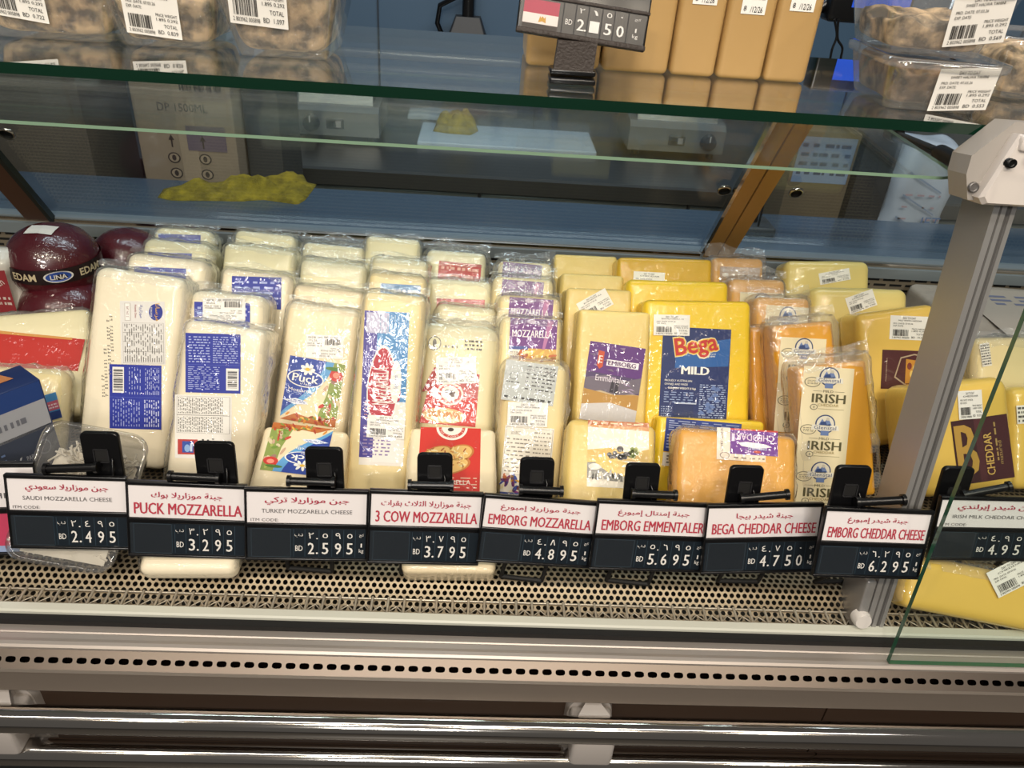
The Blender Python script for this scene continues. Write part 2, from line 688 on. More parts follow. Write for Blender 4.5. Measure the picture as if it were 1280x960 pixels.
# wire grate along the front of the deck
b = MB()
GRW = mat('grate_wire', '#c2b8a6', rough=0.3, metal=0.5)
for (y, z) in ((0.650, 0.830), (0.630, 0.8285)):
    b.tube([(XA, y, z), (XB, y, z)], 0.0012, GRW, 6)
x = XA
while x < XB:
    b.tube([(x, 0.651, 0.8315), (x, 0.629, 0.8300)], 0.0016, GRW, 6)
    b.tube([(x, 0.630, 0.8285), (x + 0.010, 0.642, 0.8265), (x + 0.019, 0.630, 0.8285)], 0.0009, GRW, 5)
    x += 0.0192
b.build('air_grate', counter)
# pale strip, dark gap, sill
b = MB()
b.prism([(0.6275, 0.8325), (0.6185, 0.8315), (0.6165, 0.8295), (0.6165, 0.822), (0.6275, 0.822)], XA, XB, STRIP)
b.build('glass_channel_strip', counter)
b = MB()
b.box(XA, XB, 0.607, 0.628, 0.70, 0.826, BLACKM)
b.build('glass_channel', counter)
b = MB()
sp = [(0.613, 0.805), (0.611, 0.8185), (0.598, 0.8195), (0.5965, 0.8185), (0.595, 0.8195), (0.588, 0.8195), (0.5862, 0.8215), (0.5825, 0.8222), (0.5785, 0.8212), (0.576, 0.8190), (0.575, 0.805)]
b.prism(sp, XA, XB, mat('sill_aluminium', '#b3aaa3', rough=0.42, metal=0.6))
b.build('sill_extrusion', counter)
# slotted air outlet strip: real slots
b = MB()
pitch = 0.0152
A0, A1 = np.array([0.576, 0.8165]), np.array([0.559, 0.803])
n = int((XB - XA) / pitch)
slot = mat('slot_shade', '#070403', rough=0.9, spec=0.0)  # near-black colour puts the shade inside the slots into the material


def sp3(x, t):
    q = A0 + (A1 - A0) * t
    return (x, q[0], q[1])


for i in range(n):
    x0 = XA + i * pitch
    rim, ins = [], []
    cx = x0 + pitch / 2
    for k in range(16):
        a = 2 * math.pi * k / 16
        c, s = math.cos(a), math.sin(a)
        m_ = max(abs(c), abs(s))
        rim.append(sp3(cx + c / m_ * pitch / 2, 0.5 - s / m_ * 0.5))
        sq = math.copysign(abs(c) ** 0.6, c)
        ins.append(sp3(cx + sq * 0.0055, 0.52 - math.copysign(abs(s) ** 0.8, s) * 0.15))
    b.add(rim + ins, [[k, 16 + k, 16 + (k + 1) % 16, (k + 1) % 16] for k in range(16)], mat('slotted_steel', '#6e655e', rough=0.36, metal=0.85))
    deep = [(p[0], p[1] + 0.006, p[2] - 0.007) for p in ins]
    b.add(ins + deep, [[k, 16 + k, 16 + (k + 1) % 16, (k + 1) % 16] for k in range(16)], slot)
    b.add(deep, [list(range(16))[::-1]], slot)
b.build('slotted_air_strip', counter)
b = MB()
b.prism([(0.560, 0.8035), (0.556, 0.8025), (0.5553, 0.800), (0.549, 0.781), (0.551, 0.7785), (0.575, 0.778), (0.575, 0.795)], XA, XB, mat('sill_steel', '#9a8e83', rough=0.38, metal=0.8, bump=0.04, bscale=300, stretch=(1, 30, 30)))
b.build('sill_front', counter)
b = MB()
b.box(XA, 0.447, 0.572, 0.61, 0.60, 0.79, BROWNP)
b.box(0.449, XB, 0.572, 0.61, 0.60, 0.79, BROWNP)
b.box(XA, XB, 0.575, 0.61, 0.0, 0.60, DARKP)
b.build('front_panel', counter)
for (y, z) in ((0.53, 0.758), (0.53, 0.697)):
    b = MB()
    b.tube([(XA, y, z), (XB, y, z)], 0.0152, CHROME, 28)
    b.build('bumper_rail', counter)
for px in (744, -6):
    c = aty(px, 905, 0.53)
    b = MB()
    x = c[0]
    # domed wall plate, its arm swelling out round the two rails
    lo, hi = [], []
    for k in range(25):
        a = math.pi * k / 24
        lo.append((x + 0.028 * math.cos(a), 0.573, 0.742 + 0.037 * math.sin(a)))
        hi.append((x + 0.0265 * math.cos(a), 0.562, 0.742 + 0.034 * math.sin(a)))
    lo = [(x + 0.028, 0.573, 0.66)] + lo + [(x - 0.028, 0.573, 0.66)]
    hi = [(x + 0.0265, 0.562, 0.66)] + hi + [(x - 0.0265, 0.562, 0.66)]
    b.loft([lo, hi], GREYP, cap1=True, smooth=False)
    b.loft([[(x - 0.004, 0.562, 0.775), (x + 0.004, 0.562, 0.775), (x + 0.022, 0.562, 0.70), (x - 0.022, 0.562, 0.70)],
            [(x - 0.018, 0.540, 0.772), (x + 0.018, 0.540, 0.772), (x + 0.022, 0.540, 0.70), (x - 0.022, 0.540, 0.70)]], GREYP, cap0=True, cap1=True, smooth=False)
    b.bbox(x - 0.0245, x + 0.0245, 0.516, 0.565, 0.709, 0.757, GREYP, 0.006, 3)
    b.build('rail_bracket', counter)

# ------------------------------------------------------------------ right-hand post with its bracket, front glass, strut
pb = atz(1092, 790, 0.825)
pt = onplane(1260, 255, (pb[0], 0, 0), np.array([1.0, 0, 0]))
PX = pb[0]
Py0, Pz0 = pb[1], 0.825
Py1, Pz1 = pt[1], pt[2]
ax = Vector((0, Py1 - Py0, Pz1 - Pz0))
PL = ax.length
axn = ax.normalized()
PM = Matrix.Translation((PX, Py0, Pz0)) @ Matrix(((1, 0, 0, 0), (0, axn.z, axn.y, 0), (0, -axn.y, axn.z, 0), (0, 0, 0, 1)))
b = MB()
# section: wide flat face on the left side, stepped grooves on the front
sec = [(-0.0128, 0.0), (-0.0128, 0.052), (0.0128, 0.052), (0.0128, 0.004), (0.010, 0.004), (0.010, 0.0), (0.0055, 0.0), (0.005, 0.003), (0.001, 0.003), (0.0005, 0.0), (-0.0042, 0.0), (-0.0046, 0.002), (-0.006, 0.002), (-0.0066, 0.0)]
n = len(sec)
for z0, z1 in ((0, PL),):
    v = [(q[0], q[1], z0) for q in sec] + [(q[0], q[1], z1) for q in sec]
    for k in range(n):
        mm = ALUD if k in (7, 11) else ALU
        b.add([v[k], v[(k + 1) % n], v[n + (k + 1) % n], v[n + k]], [[3, 2, 1, 0]], mm, PM)
    b.add(v[n:], [list(range(n))], ALU, PM)
b.build('glass_post', counter)
b = MB()
M2 = PM
b.bbox(-0.026, -0.0135, 0.0, 0.05, 0.0, 0.075, ALU, 0.003, 2, M=PM)
b.build('post_side_plate', counter)
b = MB()
loops = []
for yy, r in ((-0.007, 0.0095), (-0.002, 0.011), (0.006, 0.011)):
    loops.append([(-0.0205 + r * math.cos(2 * math.pi * k / 20), yy, 0.020 + r * math.sin(2 * math.pi * k / 20)) for k in range(20)])
b.loft(loops[::-1], WHITEP, cap1=True, M=PM)
b.build('round_cap', counter)
# die-cast bracket at the top of the post
b = MB()
zt = PL
BW = mat('cast_bracket', '#cfc7c1', rough=0.4, coat=0.2)
fr_ = [(-0.019, 0.064), (-0.039, 0.006), (-0.034, 0.0), (0.06, 0.0), (0.06, 0.064)]
b.loft([[(x_, 0.02, zt + z_) for x_, z_ in fr_], [(x_, -0.013, zt + z_) for x_, z_ in fr_],
        [(0.02 + (x_ - 0.02) * 0.95, -0.017, zt + 0.032 + (z_ - 0.032) * 0.93) for x_, z_ in fr_]], BW, cap0=True, cap1=True, smooth=False, M=PM)
# recessed side plate that takes the glass hinge and the strut
bk_ = [(-0.018, 0.074), (-0.050, 0.042), (-0.050, 0.025), (-0.042, 0.002), (0.055, 0.002), (0.055, 0.074)]
b.loft([[(x_, 0.030, zt + z_) for x_, z_ in bk_], [(x_, -0.002, zt + z_) for x_, z_ in bk_]], mat('cast_bracket_side', '#9d9791', rough=0.4), cap0=True, cap1=True, smooth=False, M=PM)
b.bbox(-0.019, 0.060, -0.021, 0.02, zt + 0.049, zt + 0.064, BW, 0.004, 2, M=PM)
b.build('post_bracket', counter)
for (sx_, sz_) in ((-0.023, 0.039), (-0.0055, 0.0455)):
    b = MB()
    b.loft([[(sx_ + r * math.cos(2 * math.pi * k / 14), yy, zt + sz_ + r * math.sin(2 * math.pi * k / 14)) for k in range(14)] for yy, r in ((-0.016, 0.0045), (-0.023, 0.004), (-0.021, 0.002))], SCREW, cap1=True, M=PM)
    b.build('bracket_screw', counter)
b = MB()
b.loft([[(-0.041 + r * math.cos(2 * math.pi * k / 14), yy + 0.0155, zt + 0.014 + r * math.sin(2 * math.pi * k / 14)) for k in range(14)] for yy, r in ((-0.0185, 0.005), (-0.0215, 0.0045), (-0.0205, 0.003))], ALUD, cap1=True, M=PM)
b.build('bracket_screw', counter)


def pane(name, o0, ux, uy, wx, wy, th, m, edge, corner=0.0, n=6):
    """glass pane: o0 origin corner, ux/uy unit vectors, rounded corners"""
    o0, ux, uy = Vector(o0), Vector(ux).normalized(), Vector(uy).normalized()
    nn = ux.cross(uy).normalized()
    pts = rrect(wx, wy, max(corner, 0.0005), n, wx / 2, wy / 2)
    bb = MB()
    top = [o0 + ux * a + uy * c + nn * th for a, c in pts]
    bot = [o0 + ux * a + uy * c for a, c in pts]
    bb.add(top, [list(range(len(pts)))], m)
    bb.add(bot[::-1], [list(range(len(pts)))], m)
    k = len(pts)
    bb.add(bot + top, [[i, (i + 1) % k, k + (i + 1) % k, k + i] for i in range(k)], edge)
    return bb.build(name, counter)


# front glass of the right-hand section
g0 = atz(1108, 825, 0.822)
g1 = onplane(1280, 385, (g0[0], 0, 0), np.array([1.0, 0, 0]))
gd = Vector((0, g1[1] - g0[1], g1[2] - g0[2])).normalized()
pane('front_glass', (g0[0], g0[1], g0[2]), (1, 0, 0), gd, 1.2, 0.60, 0.006, GLASS, mat('front_glass_edge', '#2d5a45', rough=0.15))

# glass shelf along the top
SZ = 1.400
SY = 0.745
s0 = aty(640, 118, SY)
SZ = s0[2]
pane('glass_shelf', (XA, SY, SZ - 0.010), (1, 0, 0), (0, 1, 0), PX + 0.0 - XA, 0.36, 0.010, SHELFGLASS, EDGE)
pane('glass_shelf', (PX + 0.004, SY + 0.02, SZ - 0.012), (1, 0, 0), (0, 1, 0), 1.0, 0.34, 0.010, SHELFGLASS, mat('pale_shelf_edge', '#b3ada8', rough=0.3))
# the raised pane folded up below the shelf
l0 = aty(640, 186, SY + 0.01)
l1 = onplane(1191, 224, (0, SY + 0.01, 0), np.array([0, 1.0, 0]))
pane('raised_front_glass', (XA, SY + 0.01, l0[2] - 0.005), (1, 0, 0), (0, 1, 0.03), l1[0] + 0.012 - XA, 0.30, 0.0032, GLASS, EDGEL, 0.03)
b = MB()
a0 = aty(1204, 207, SY + 0.035)
a1 = aty(1172, 190, SY + 0.11)
a2 = aty(1118, 168, SY + 0.22)
a3 = aty(1192, 203, SY + 0.02)
b.tube([a0, a1 * 0.9 + a0 * 0.1], 0.0095, BLACK, 14)
b.tube([a1 * 0.9 + a3 * 0.1, a2], 0.0055, mat('strut_rod', '#55504c', rough=0.25, metal=0.8), 12)
b.tube([a2 * 0.9 + a1 * 0.1, a2, a2 + (a2 - a1) * 0.12], 0.0085, BLACK, 12)
b.build('gas_strut', counter)
b = MB()
c0 = aty(1203, 214, SY)
c1 = aty(1240, 178, SY - 0.01)
b.tube([c0, c0 * 0.6 + c1 * 0.4 + np.array([0, 0, -0.003]), c1], 0.004, CHROME, 8)
b.build('glass_clip', counter)

# ------------------------------------------------------------------ rear: grille, frame, sliding glass
RY = 1.38
RZ = aty(640, 300, RY)[2]
b = MB()
GY = RY - 0.012
gz1 = aty(1050, 328, GY)[2]
gz0 = gz1 - 0.065
b.box(XA, XB, GY, GY + 0.012, gz0, gz1, mat('grille_steel', '#8f8373', rough=0.4, metal=0.4))
x = XA
row = 0
for row in range(5):
    x = XA + (row % 2) * 0.016
    z = gz0 + 0.010 + row * 0.011
    while x < XB:
        b.box(x, x + 0.024, GY - 0.0006, GY + 0.001, z, z + 0.0045, BLACKM)
        x += 0.032
b.build('rear_grille', counter)
b = MB()
b.prism([(RY - 0.02, RZ - 0.030), (RY - 0.02, RZ - 0.010), (RY - 0.008, RZ - 0.009), (RY - 0.008, RZ), (RY + 0.016, RZ + 0.002), (RY + 0.03, RZ - 0.022)], XA, XB, mat('frame_aluminium', '#98a1a8', rough=0.35, metal=0.5))
b.box(XA, XB, RY - 0.014, RY - 0.009, RZ - 0.006, RZ - 0.002, CHROME)
b.build('rear_frame_rail', counter)
GT = np.array([0.0, -0.5, 0.7])
GT /= np.linalg.norm(GT)
gy, gz = RY, RZ
GN = np.array([0, 0.7, 0.5])
GN /= np.linalg.norm(GN)
GP = (0, RY + 0.004, RZ)
glen = (SZ - 0.012 - RZ) / GT[2]
st = onplane(895, 295, GP, GN)
RX = st[0]
sl = onplane(28, 235, GP, GN)
LX = sl[0]
pane('rear_glass', (LX, RY + 0.006, RZ), (1, 0, 0), GT, RX - LX, glen, 0.004, REARGLASS, EDGE)
pane('rear_glass', (RX, RY + 0.014, RZ), (1, 0, 0), GT, XB - RX, glen, 0.004, REARGLASS, EDGE)
pane('rear_glass', (XA, RY + 0.014, RZ), (1, 0, 0), GT, LX - XA, glen, 0.004, REARGLASS, EDGE)


def stile(x0, x1, m, dy=0.0):
    bb = MB()
    p = Vector((0, RY + dy, RZ - 0.004))
    t = Vector(GT)
    nn = Vector((0, -0.7, -0.5)).normalized()
    v = []
    for s in (0, glen):
        for (x, d) in ((x0, 0), (x1, 0), (x1, 0.012), (x0, 0.012)):
            q = p + t * s + nn * d
            v.append((x, q.y, q.z))
    bb.add(v, [[0, 1, 2, 3], [4, 7, 6, 5], [0, 4, 5, 1], [1, 5, 6, 2], [2, 6, 7, 3], [3, 7, 4, 0]], m)
    return bb.build('door_stile', counter)


stile(RX - 0.020, RX - 0.014, CHROME, -0.002)
stile(RX - 0.014, RX + 0.012, CHAMP)
stile(RX + 0.015, RX + 0.042, CHAMP)
stile(LX - 0.026, LX + 0.016, CHAMPD)
stile(LX + 0.016, LX + 0.024, mat('stile_dark_edge', '#2b302f', rough=0.3, metal=0.5), -0.002)
for (px, py) in ((9, 166), (905, 237), (995, 240)):
    c = Vector(onplane(px, py, (0, RY - 0.004, RZ), GN))
    ux, uy = Vector((1, 0, 0)), Vector(GT)
    nn = Vector((0, -0.7, -0.5)).normalized()
    b = MB()
    L = []
    for r, d in ((0.0105, 0), (0.0105, 0.004), (0.0085, 0.004), (0.008, -0.002)):
        L.append([c + (ux * math.cos(2 * math.pi * k / 24) + uy * math.sin(2 * math.pi * k / 24)) * r * 1.15 + nn * d for k in range(24)])
    b.loft(L[:3], CHROME)
    b.loft(L[2:], BLACKM, cap1=True)
    b.build('finger_pull', counter)
# chrome rail at the back of the shelf and the head rail above the rear glass
hy = RY + GT[1] * glen
b = MB()
r0 = aty(440, 64, hy + 0.01)
r1 = aty(650, 80, hy + 0.01)
b.tube([(XA, hy + 0.01, (r0[2] + r1[2]) / 2 + 0.0), (r1[0], hy + 0.01, (r0[2] + r1[2]) / 2)], 0.006, mat('satin_rail', '#d6d4d0', rough=0.3, metal=0.4), 14)
b.build('shelf_back_rail', counter)
b = MB()
b.box(XA, XB, hy + 0.0, hy + 0.03, SZ - 0.02, SZ - 0.010, STEELD)
b.build('rear_head_rail', counter)

# staff side ledge of the counter
b = MB()
b.box(XA, XB, RY + 0.03, RY + 0.27, RZ - 0.04, RZ - 0.012, mat('blue_steel_ledge', '#5c7086', rough=0.2, metal=0.45))
b.build('staff_ledge', counter)
LEDGE = RZ - 0.012


# ------------------------------------------------------------------ cheese packs
class Pack:
    pass


def plane_pack(TL, TR, BL, BR, tilt, ztop=None, ytop=None, yaw=0.0):
    """the front face of a thing: a real plane leaning back by 'tilt' degrees from the deck, turned by 'yaw'"""
    t, w_ = math.radians(tilt), math.radians(yaw)
    mid = ((TL[0] + TR[0]) / 2, (TL[1] + TR[1]) / 2)
    P0 = atz(*mid, ztop) if ztop is not None else aty(*mid, ytop)
    S = Pack()
    S.X = np.array([math.cos(w_), math.sin(w_), 0])
    S.n = np.array([math.sin(t) * math.sin(w_), -math.sin(t) * math.cos(w_), math.cos(t)])
    S.U = np.array([-math.cos(t) * math.sin(w_), math.cos(t) * math.cos(w_), math.sin(t)])
    S.P0, S.t = P0, t

    def loc(p):
        q = onplane(p[0], p[1], P0, S.n) - P0
        return np.array([q @ S.X, q @ S.U])
    tl, tr, bl, br = [loc(p) for p in (TL, TR, BL, BR)]
    up = (tl + tr - bl - br) / 2
    up /= np.linalg.norm(up)
    rt = np.array([up[1], -up[0]])
    S.up, S.rt = up, rt
    S.w = (abs((tr - tl) @ rt) + abs((br - bl) @ rt)) / 2
    S.top = (tl + tr) / 2
    S.hpx = ((tl + tr - bl - br) / 2) @ up
    return S


def finish_plane(S, h):
    S.h = h
    base2 = S.top - S.up * h
    X = S.X * S.rt[0] + S.U * S.rt[1]
    Z = S.X * S.up[0] + S.U * S.up[1]
    Y = np.cross(Z, X)
    O = S.P0 + S.X * base2[0] + S.U * base2[1]
    S.M = Matrix(((X[0], Y[0], Z[0], O[0]), (X[1], Y[1], Z[1], O[1]), (X[2], Y[2], Z[2], O[2]), (0, 0, 0, 1)))
    S.base2 = base2

    def local(p):
        q = onplane(p[0], p[1], S.P0, S.n) - S.P0
        q = np.array([q @ S.X, q @ S.U]) - base2
        return np.array([q @ S.rt + S.w / 2 * 0, q @ S.up])
    S.local = local


SEED = [11]


def pack_body(wd, d, h, r, m, seed, bulge=0.002, wob=0.0016):
    b = MB()
    v, f = rbox(wd, d, h, r, 4, 6)
    out = []
    for p in v:
        q = Vector((p.x, p.y + d / 2, p.z + h / 2))
        s = noise.noise(Vector((q.x * 22 + seed, q.y * 22, q.z * 14)))
        s2 = noise.noise(Vector((q.x * 60, q.y * 60 + seed, q.z * 60)))
        k = wob * s + wob * 0.4 * s2
        c = q - Vector((0, d / 2, h / 2))
        fx = c.x / (wd / 2)
        fz = c.z / (h / 2)
        if q.y > r * 0.9:        # the printed face stays even, the other faces bulge
            q.x += math.copysign(1, fx) * abs(fx) ** 6 * (k + bulge * (1 - fz * fz))
            q.z += (math.copysign(1, fz) * abs(fz) ** 6 * k) if fz > 0 else 0
        out.append(q)
    b.add(out, f, m, None, True)
    return b


def pack_wrap(wd, d, h, r, seed, grow=0.006, top=0.03, low=0.0, flap=0.014, frontlow=0.02):
    """loose clear film standing off the top and the sides of the pack, with its crimped seal"""
    b = MB()
    v, f = rbox(wd + 2 * grow, d + 0.004, h + grow, r + grow, 3, 12)
    out = []
    for p in v:
        q = Vector((p.x, p.y + d / 2, p.z + (h + grow) / 2))
        s = noise.noise(Vector((q.x * 45 + seed, q.y * 45, q.z * 45)))
        s2 = noise.noise(Vector((q.x * 110, q.y * 110 + seed * 2, q.z * 110)))
        k = 0.004 * s + 0.002 * s2
        q.x += k * (1 if abs(p.x) > wd * 0.4 else 0.3)
        q.y -= abs(k) * 0.5 + 0.0012
        q.z += k if p.z > 0 else 0
        out.append(q)
    keep = []
    for q in f:
        c = sum((out[i] for i in q), Vector()) / len(q)
        if c.z > h - top or (abs(c.x) > wd / 2 - 0.001 and c.z > h * low):
            if c.y < d * 0.25 and c.z < h - frontlow and abs(c.x) < wd / 2 - 0.004:
                continue
            keep.append(q)
    b.add(out, keep, FILM, None, True)
    if flap > 0:
        nx, nz = 26, 4
        v, f = [], []
        for j in range(nz + 1):
            for i in range(nx + 1):
                x = -wd / 2 - grow + (wd + 2 * grow) * i / nx
                g = noise.noise(Vector((x * 60 + seed, j * 0.7, 3.1)))
                g2 = noise.noise(Vector((x * 25 + seed, 7.7, 0)))
                zz = h + grow * 0.6 + flap * j / nz * (0.75 + 0.6 * g2)
                v.append((x + 0.002 * g, d * 0.35 + 0.006 * g * (j / nz + 0.2) + 0.008 * g2 + 0.006 * (j / nz) ** 2, zz))
        for j in range(nz):
            for i in range(nx):
                a = j * (nx + 1) + i
                f.append([a, a + 1, a + nx + 2, a + nx + 1])
        b.add(v, f, FILM, None, True)
    return b


PACKS = {}
CHAINS = (('A1', 'A2', 'A3', 'A4'), ('B1', 'B2', 'C1', 'C2', 'C3'), ('D1', 'D2', 'D3', 'D4'), ('E1', 'E2', 'E3', 'E4'),
          ('F1', 'F2', 'F3', 'F4'), ('G0', 'G1', 'G2', 'G3', 'G4'), ('H1', 'H2', 'H3', 'H4'), ('I1', 'I2', 'I3'),
          ('L0', 'L1', 'K1', 'K2', 'K3', 'K4'), ('M0', 'M1', 'M2', 'M3'))


def pack(key, name, label, cat, group, m, TL, TR, BL, BR, ztop=None, ytop=None, tilt=60, t=0.07, h=None, r=0.010, wrap=None, deckz=None, bulge=0.002):
    S = plane_pack(TL, TR, BL, BR, tilt, ztop, ytop)
    ch = next((c for c in CHAINS if key in c), None)
    if ch and ch.index(key) > 0:      # keep clear of the pack in front
        pr = PACKS[ch[ch.index(key) - 1]]
        y = S.P0[1]
        for _ in range(120):
            Mi = pr.M.inverted()
            lo_ = S.P0 + S.U * (S.top[1] - 0.20 / max(S.up[1], 0.3))
            gap = min((Mi @ Vector(S.P0 + S.U * S.top[1])).y, (Mi @ Vector(lo_)).y if pr.t > 0.9 else 1)
            if gap >= pr.d + 0.004:
                break
            y += 0.003
            S = plane_pack(TL, TR, BL, BR, tilt, None, y)
    if h is None:
        zt = S.P0[2] + S.top[1] * math.sin(S.t)
        dz = DECK if deckz is None else deckz
        h = (zt - dz - t * math.cos(S.t) - 0.001) / (S.up[1] * math.sin(S.t))
    elif h == 'px':
        h = S.hpx
    finish_plane(S, h)
    SEED[0] += 7
    S.seed = SEED[0]
    S.d = t
    S.o = empty(name, label, cat, S.M, group)
    pack_body(S.w, t, h, r, m, S.seed, bulge).build('cheese_block', S.o)
    if wrap is not None:
        pack_wrap(S.w, t, h, r, S.seed, **wrap).build('plastic_wrap', S.o)
    PACKS[key] = S
    y = S.P0[1]
    print('PACK %-4s w=%.3f h=%.3f t=%.3f ytop=%.3f ztop=%.3f' % (key, S.w, h, t, y, S.P0[2]))
    return S


def lab(S, name, TL, TR, BL, design, flip=False, pen=ink, off=0.0006, label=None, **kw):
    tl, tr, bl = S.local(TL), S.local(TR), S.local(BL)
    e = tr - tl
    wd = np.linalg.norm(e)
    rot = math.atan2(e[1], e[0])
    v = bl - tl
    hg = abs(-v[0] * math.sin(rot) * -1 * 0 + (v[0] * math.sin(rot) - v[1] * math.cos(rot)))
    c = tl + np.array([math.sin(rot), -math.cos(rot)]) * hg      # bottom-left corner
    if flip:
        c = tl + np.array([math.cos(rot), math.sin(rot)]) * wd
        rot += math.pi
    A = Art(wd, hg, pen, c, rot, off)
    design(A, **kw)
    o = A.b.build(name, S.o)
    if label:
        o['label'] = label
    return o


def lab_uv(S, name, u, v, wd, hg, design, rot=0.0, pen=ink, off=0.0006, **kw):
    """label given by its centre as fractions of the face and its size in metres"""
    cx, cy = u * S.w, v * S.h
    c, n = math.cos(rot), math.sin(rot)
    o = (cx - (wd / 2 * c - hg / 2 * n), cy - (wd / 2 * n + hg / 2 * c))
    A = Art(wd, hg, pen, o, rot, off)
    design(A, **kw)
    return A.b.build(name, S.o)


# ------------------------------------------------------------------ printed designs
def d_sticker(A, title='CHEESE', seed=1, total='0.569', gone=False):
    A.rect(0, 0, 1, 1, '#f1ede6')
    K = '#26221f'
    A.txt('DAY TO DAY', 0.5, 0.90, 0.085, K, wd=0.34)
    A.txt(title, 0.52, 0.80, 0.06, K, wd=0.62)
    A.txt('PRD. DATE: 07.03.26', 0.08, 0.67, 0.06, K, wd=0.52, al='l')
    A.txt('EXP. DATE:', 0.08, 0.57, 0.06, K, wd=0.27, al='l')
    A.bars(0.08, 0.15, 0.50, 0.42, K, seed=seed, n=20)
    A.txt('2 803962 005898', 0.06, 0.085, 0.07, K, wd=0.46, al='l')
    A.txt('PRICE WEIGHT', 0.58, 0.46, 0.06, K, wd=0.38, al='l')
    A.txt('1.895 0.292', 0.58, 0.37, 0.06, K, wd=0.38, al='l')
    A.txt('TOTAL', 0.70, 0.24, 0.075, K, wd=0.24, al='l')
    A.txt('BD  ' + total, 0.58, 0.11, 0.08, K, wd=0.36, al='l')


def d_date(A, seed=0):
    A.rect(0, 0, 1, 1, '#efece6')
    A.txt('8', 0.15, 0.25, 0.22, '#222222')
    A.txt('/12/26', 0.62, 0.22, 0.26, '#222222', wd=0.5)
    A.lines(0.1, 0.6, 0.9, 0.85, 2, '#b9b5ae', seed=seed, fill=0.3)


def d_text(A, bg='#efeae0', col='#55524e', rows=12, seed=1):
    if bg:
        A.rect(0, 0, 1, 1, bg)
    A.lines(0.05, 0.04, 0.95, 0.96, rows, col, seed=seed)


BLUE = '#1f2f9a'


def d_sauditop(A):
    A.rect(0, 0, 1, 1, '#e2dfda')
    # round sideways badge and names along the top
    A.ell(0.80, 0.83, 0.155, 0.13, '#1c2f8f', 1)
    A.txt(ar('مرسانا'), 0.83, 0.83, 0.085, '#e8b53a', 3, wd=0.40, rot=-math.pi / 2)
    A.txt('FORSANA', 0.70, 0.83, 0.03, '#f3efe8', 3, wd=0.22, rot=-math.pi / 2)
    A.txt(ar('موزاريلا'), 0.47, 0.84, 0.06, '#2a3a98', 2, wd=0.30, rot=-math.pi / 2)
    A.txt('Mozzarella Cheese', 0.35, 0.84, 0.03, '#a33b3b', 2, wd=0.30, rot=-math.pi / 2)
    A.rect(0.10, 0.69, 0.24, 0.97, '#c9c4bc', 1)
    A.rect(0.12, 0.70, 0.22, 0.96, '#f2efe9', 2)
    A.txt('BAT. NO. 2', 0.17, 0.83, 0.035, '#7b3333', 3, wd=0.24, rot=-math.pi / 2)
    A.rect(0.05, 0.02, 0.97, 0.66, '#b7b3ac', 1)
    A.rect(0.06, 0.025, 0.96, 0.655, '#dedbd6', 2)
    A.lines(0.08, 0.04, 0.94, 0.64, 17, '#6d6a66', 3, 5, vert=True, fill=0.35)
    for q in (0.2, 0.36, 0.5):
        A.rect(0.06, q, 0.96, q + 0.006, '#9a968f', 3)


def d_saudiblue(A, bar='l'):
    A.rect(0, 0, 1, 1, BLUE)
    A.rect(0, 0.49, 1, 0.495, '#5262c0', 1)
    x = 0.06 if bar == 'l' else 0.60
    A.rect(x, 0.56, x + 0.22, 0.96, '#efece6', 1)
    A.bars(x + 0.02, 0.59, x + 0.20, 0.93, '#20222a', 2, 16, 3, vert=True)
    A.lines(0.36, 0.54, 0.62, 0.96, 5, '#aab2e0', 2, 8, vert=True, fill=0.28)
    A.lines(0.68, 0.54, 0.97, 0.96, 8, '#aab2e0', 2, 9, vert=True, fill=0.4)
    A.lines(0.05, 0.04, 0.6, 0.46, 11, '#98a2d8', 2, 12, vert=True, fill=0.35)
    A.lines(0.66, 0.04, 0.97, 0.46, 7, '#c2c8ea', 2, 13, vert=True, fill=0.45)


def d_stamp(A):
    K = '#827e76'
    for x, y0, y1, sd in ((0.12, 0.0, 0.35, 1), (0.34, 0.05, 0.62, 2), (0.62, 0.30, 0.95, 3), (0.84, 0.45, 1.0, 4)):
        rn = random.Random(sd)
        n = int((y1 - y0) * 26)
        for i in range(n):
            if rn.random() < 0.18:
                continue
            yy = y0 + (y1 - y0) * i / n
            for k in range(2):
                A.rect(x + 0.11 * k - 0.05, yy, x + 0.11 * k + 0.02, yy + rn.uniform(0.008, 0.02), K, 2)


def d_backblue(A):
    A.rect(0, 0, 1, 1, BLUE)
    A.rect(0, 0.47, 1, 0.475, '#5262c0', 1)
    A.lines(0.06, 0.50, 0.45, 0.96, 10, '#a2acdf', 2, 3, fill=0.42)
    A.lines(0.50, 0.50, 0.95, 0.96, 12, '#a2acdf', 2, 4, fill=0.42)
    A.lines(0.05, 0.05, 0.62, 0.45, 12, '#a2acdf', 2, 5, fill=0.4)
    A.rect(0.74, 0.05, 0.97, 0.42, '#efece6', 2)
    A.bars(0.77, 0.09, 0.94, 0.39, '#20222a', 3, 14, 6, vert=True)


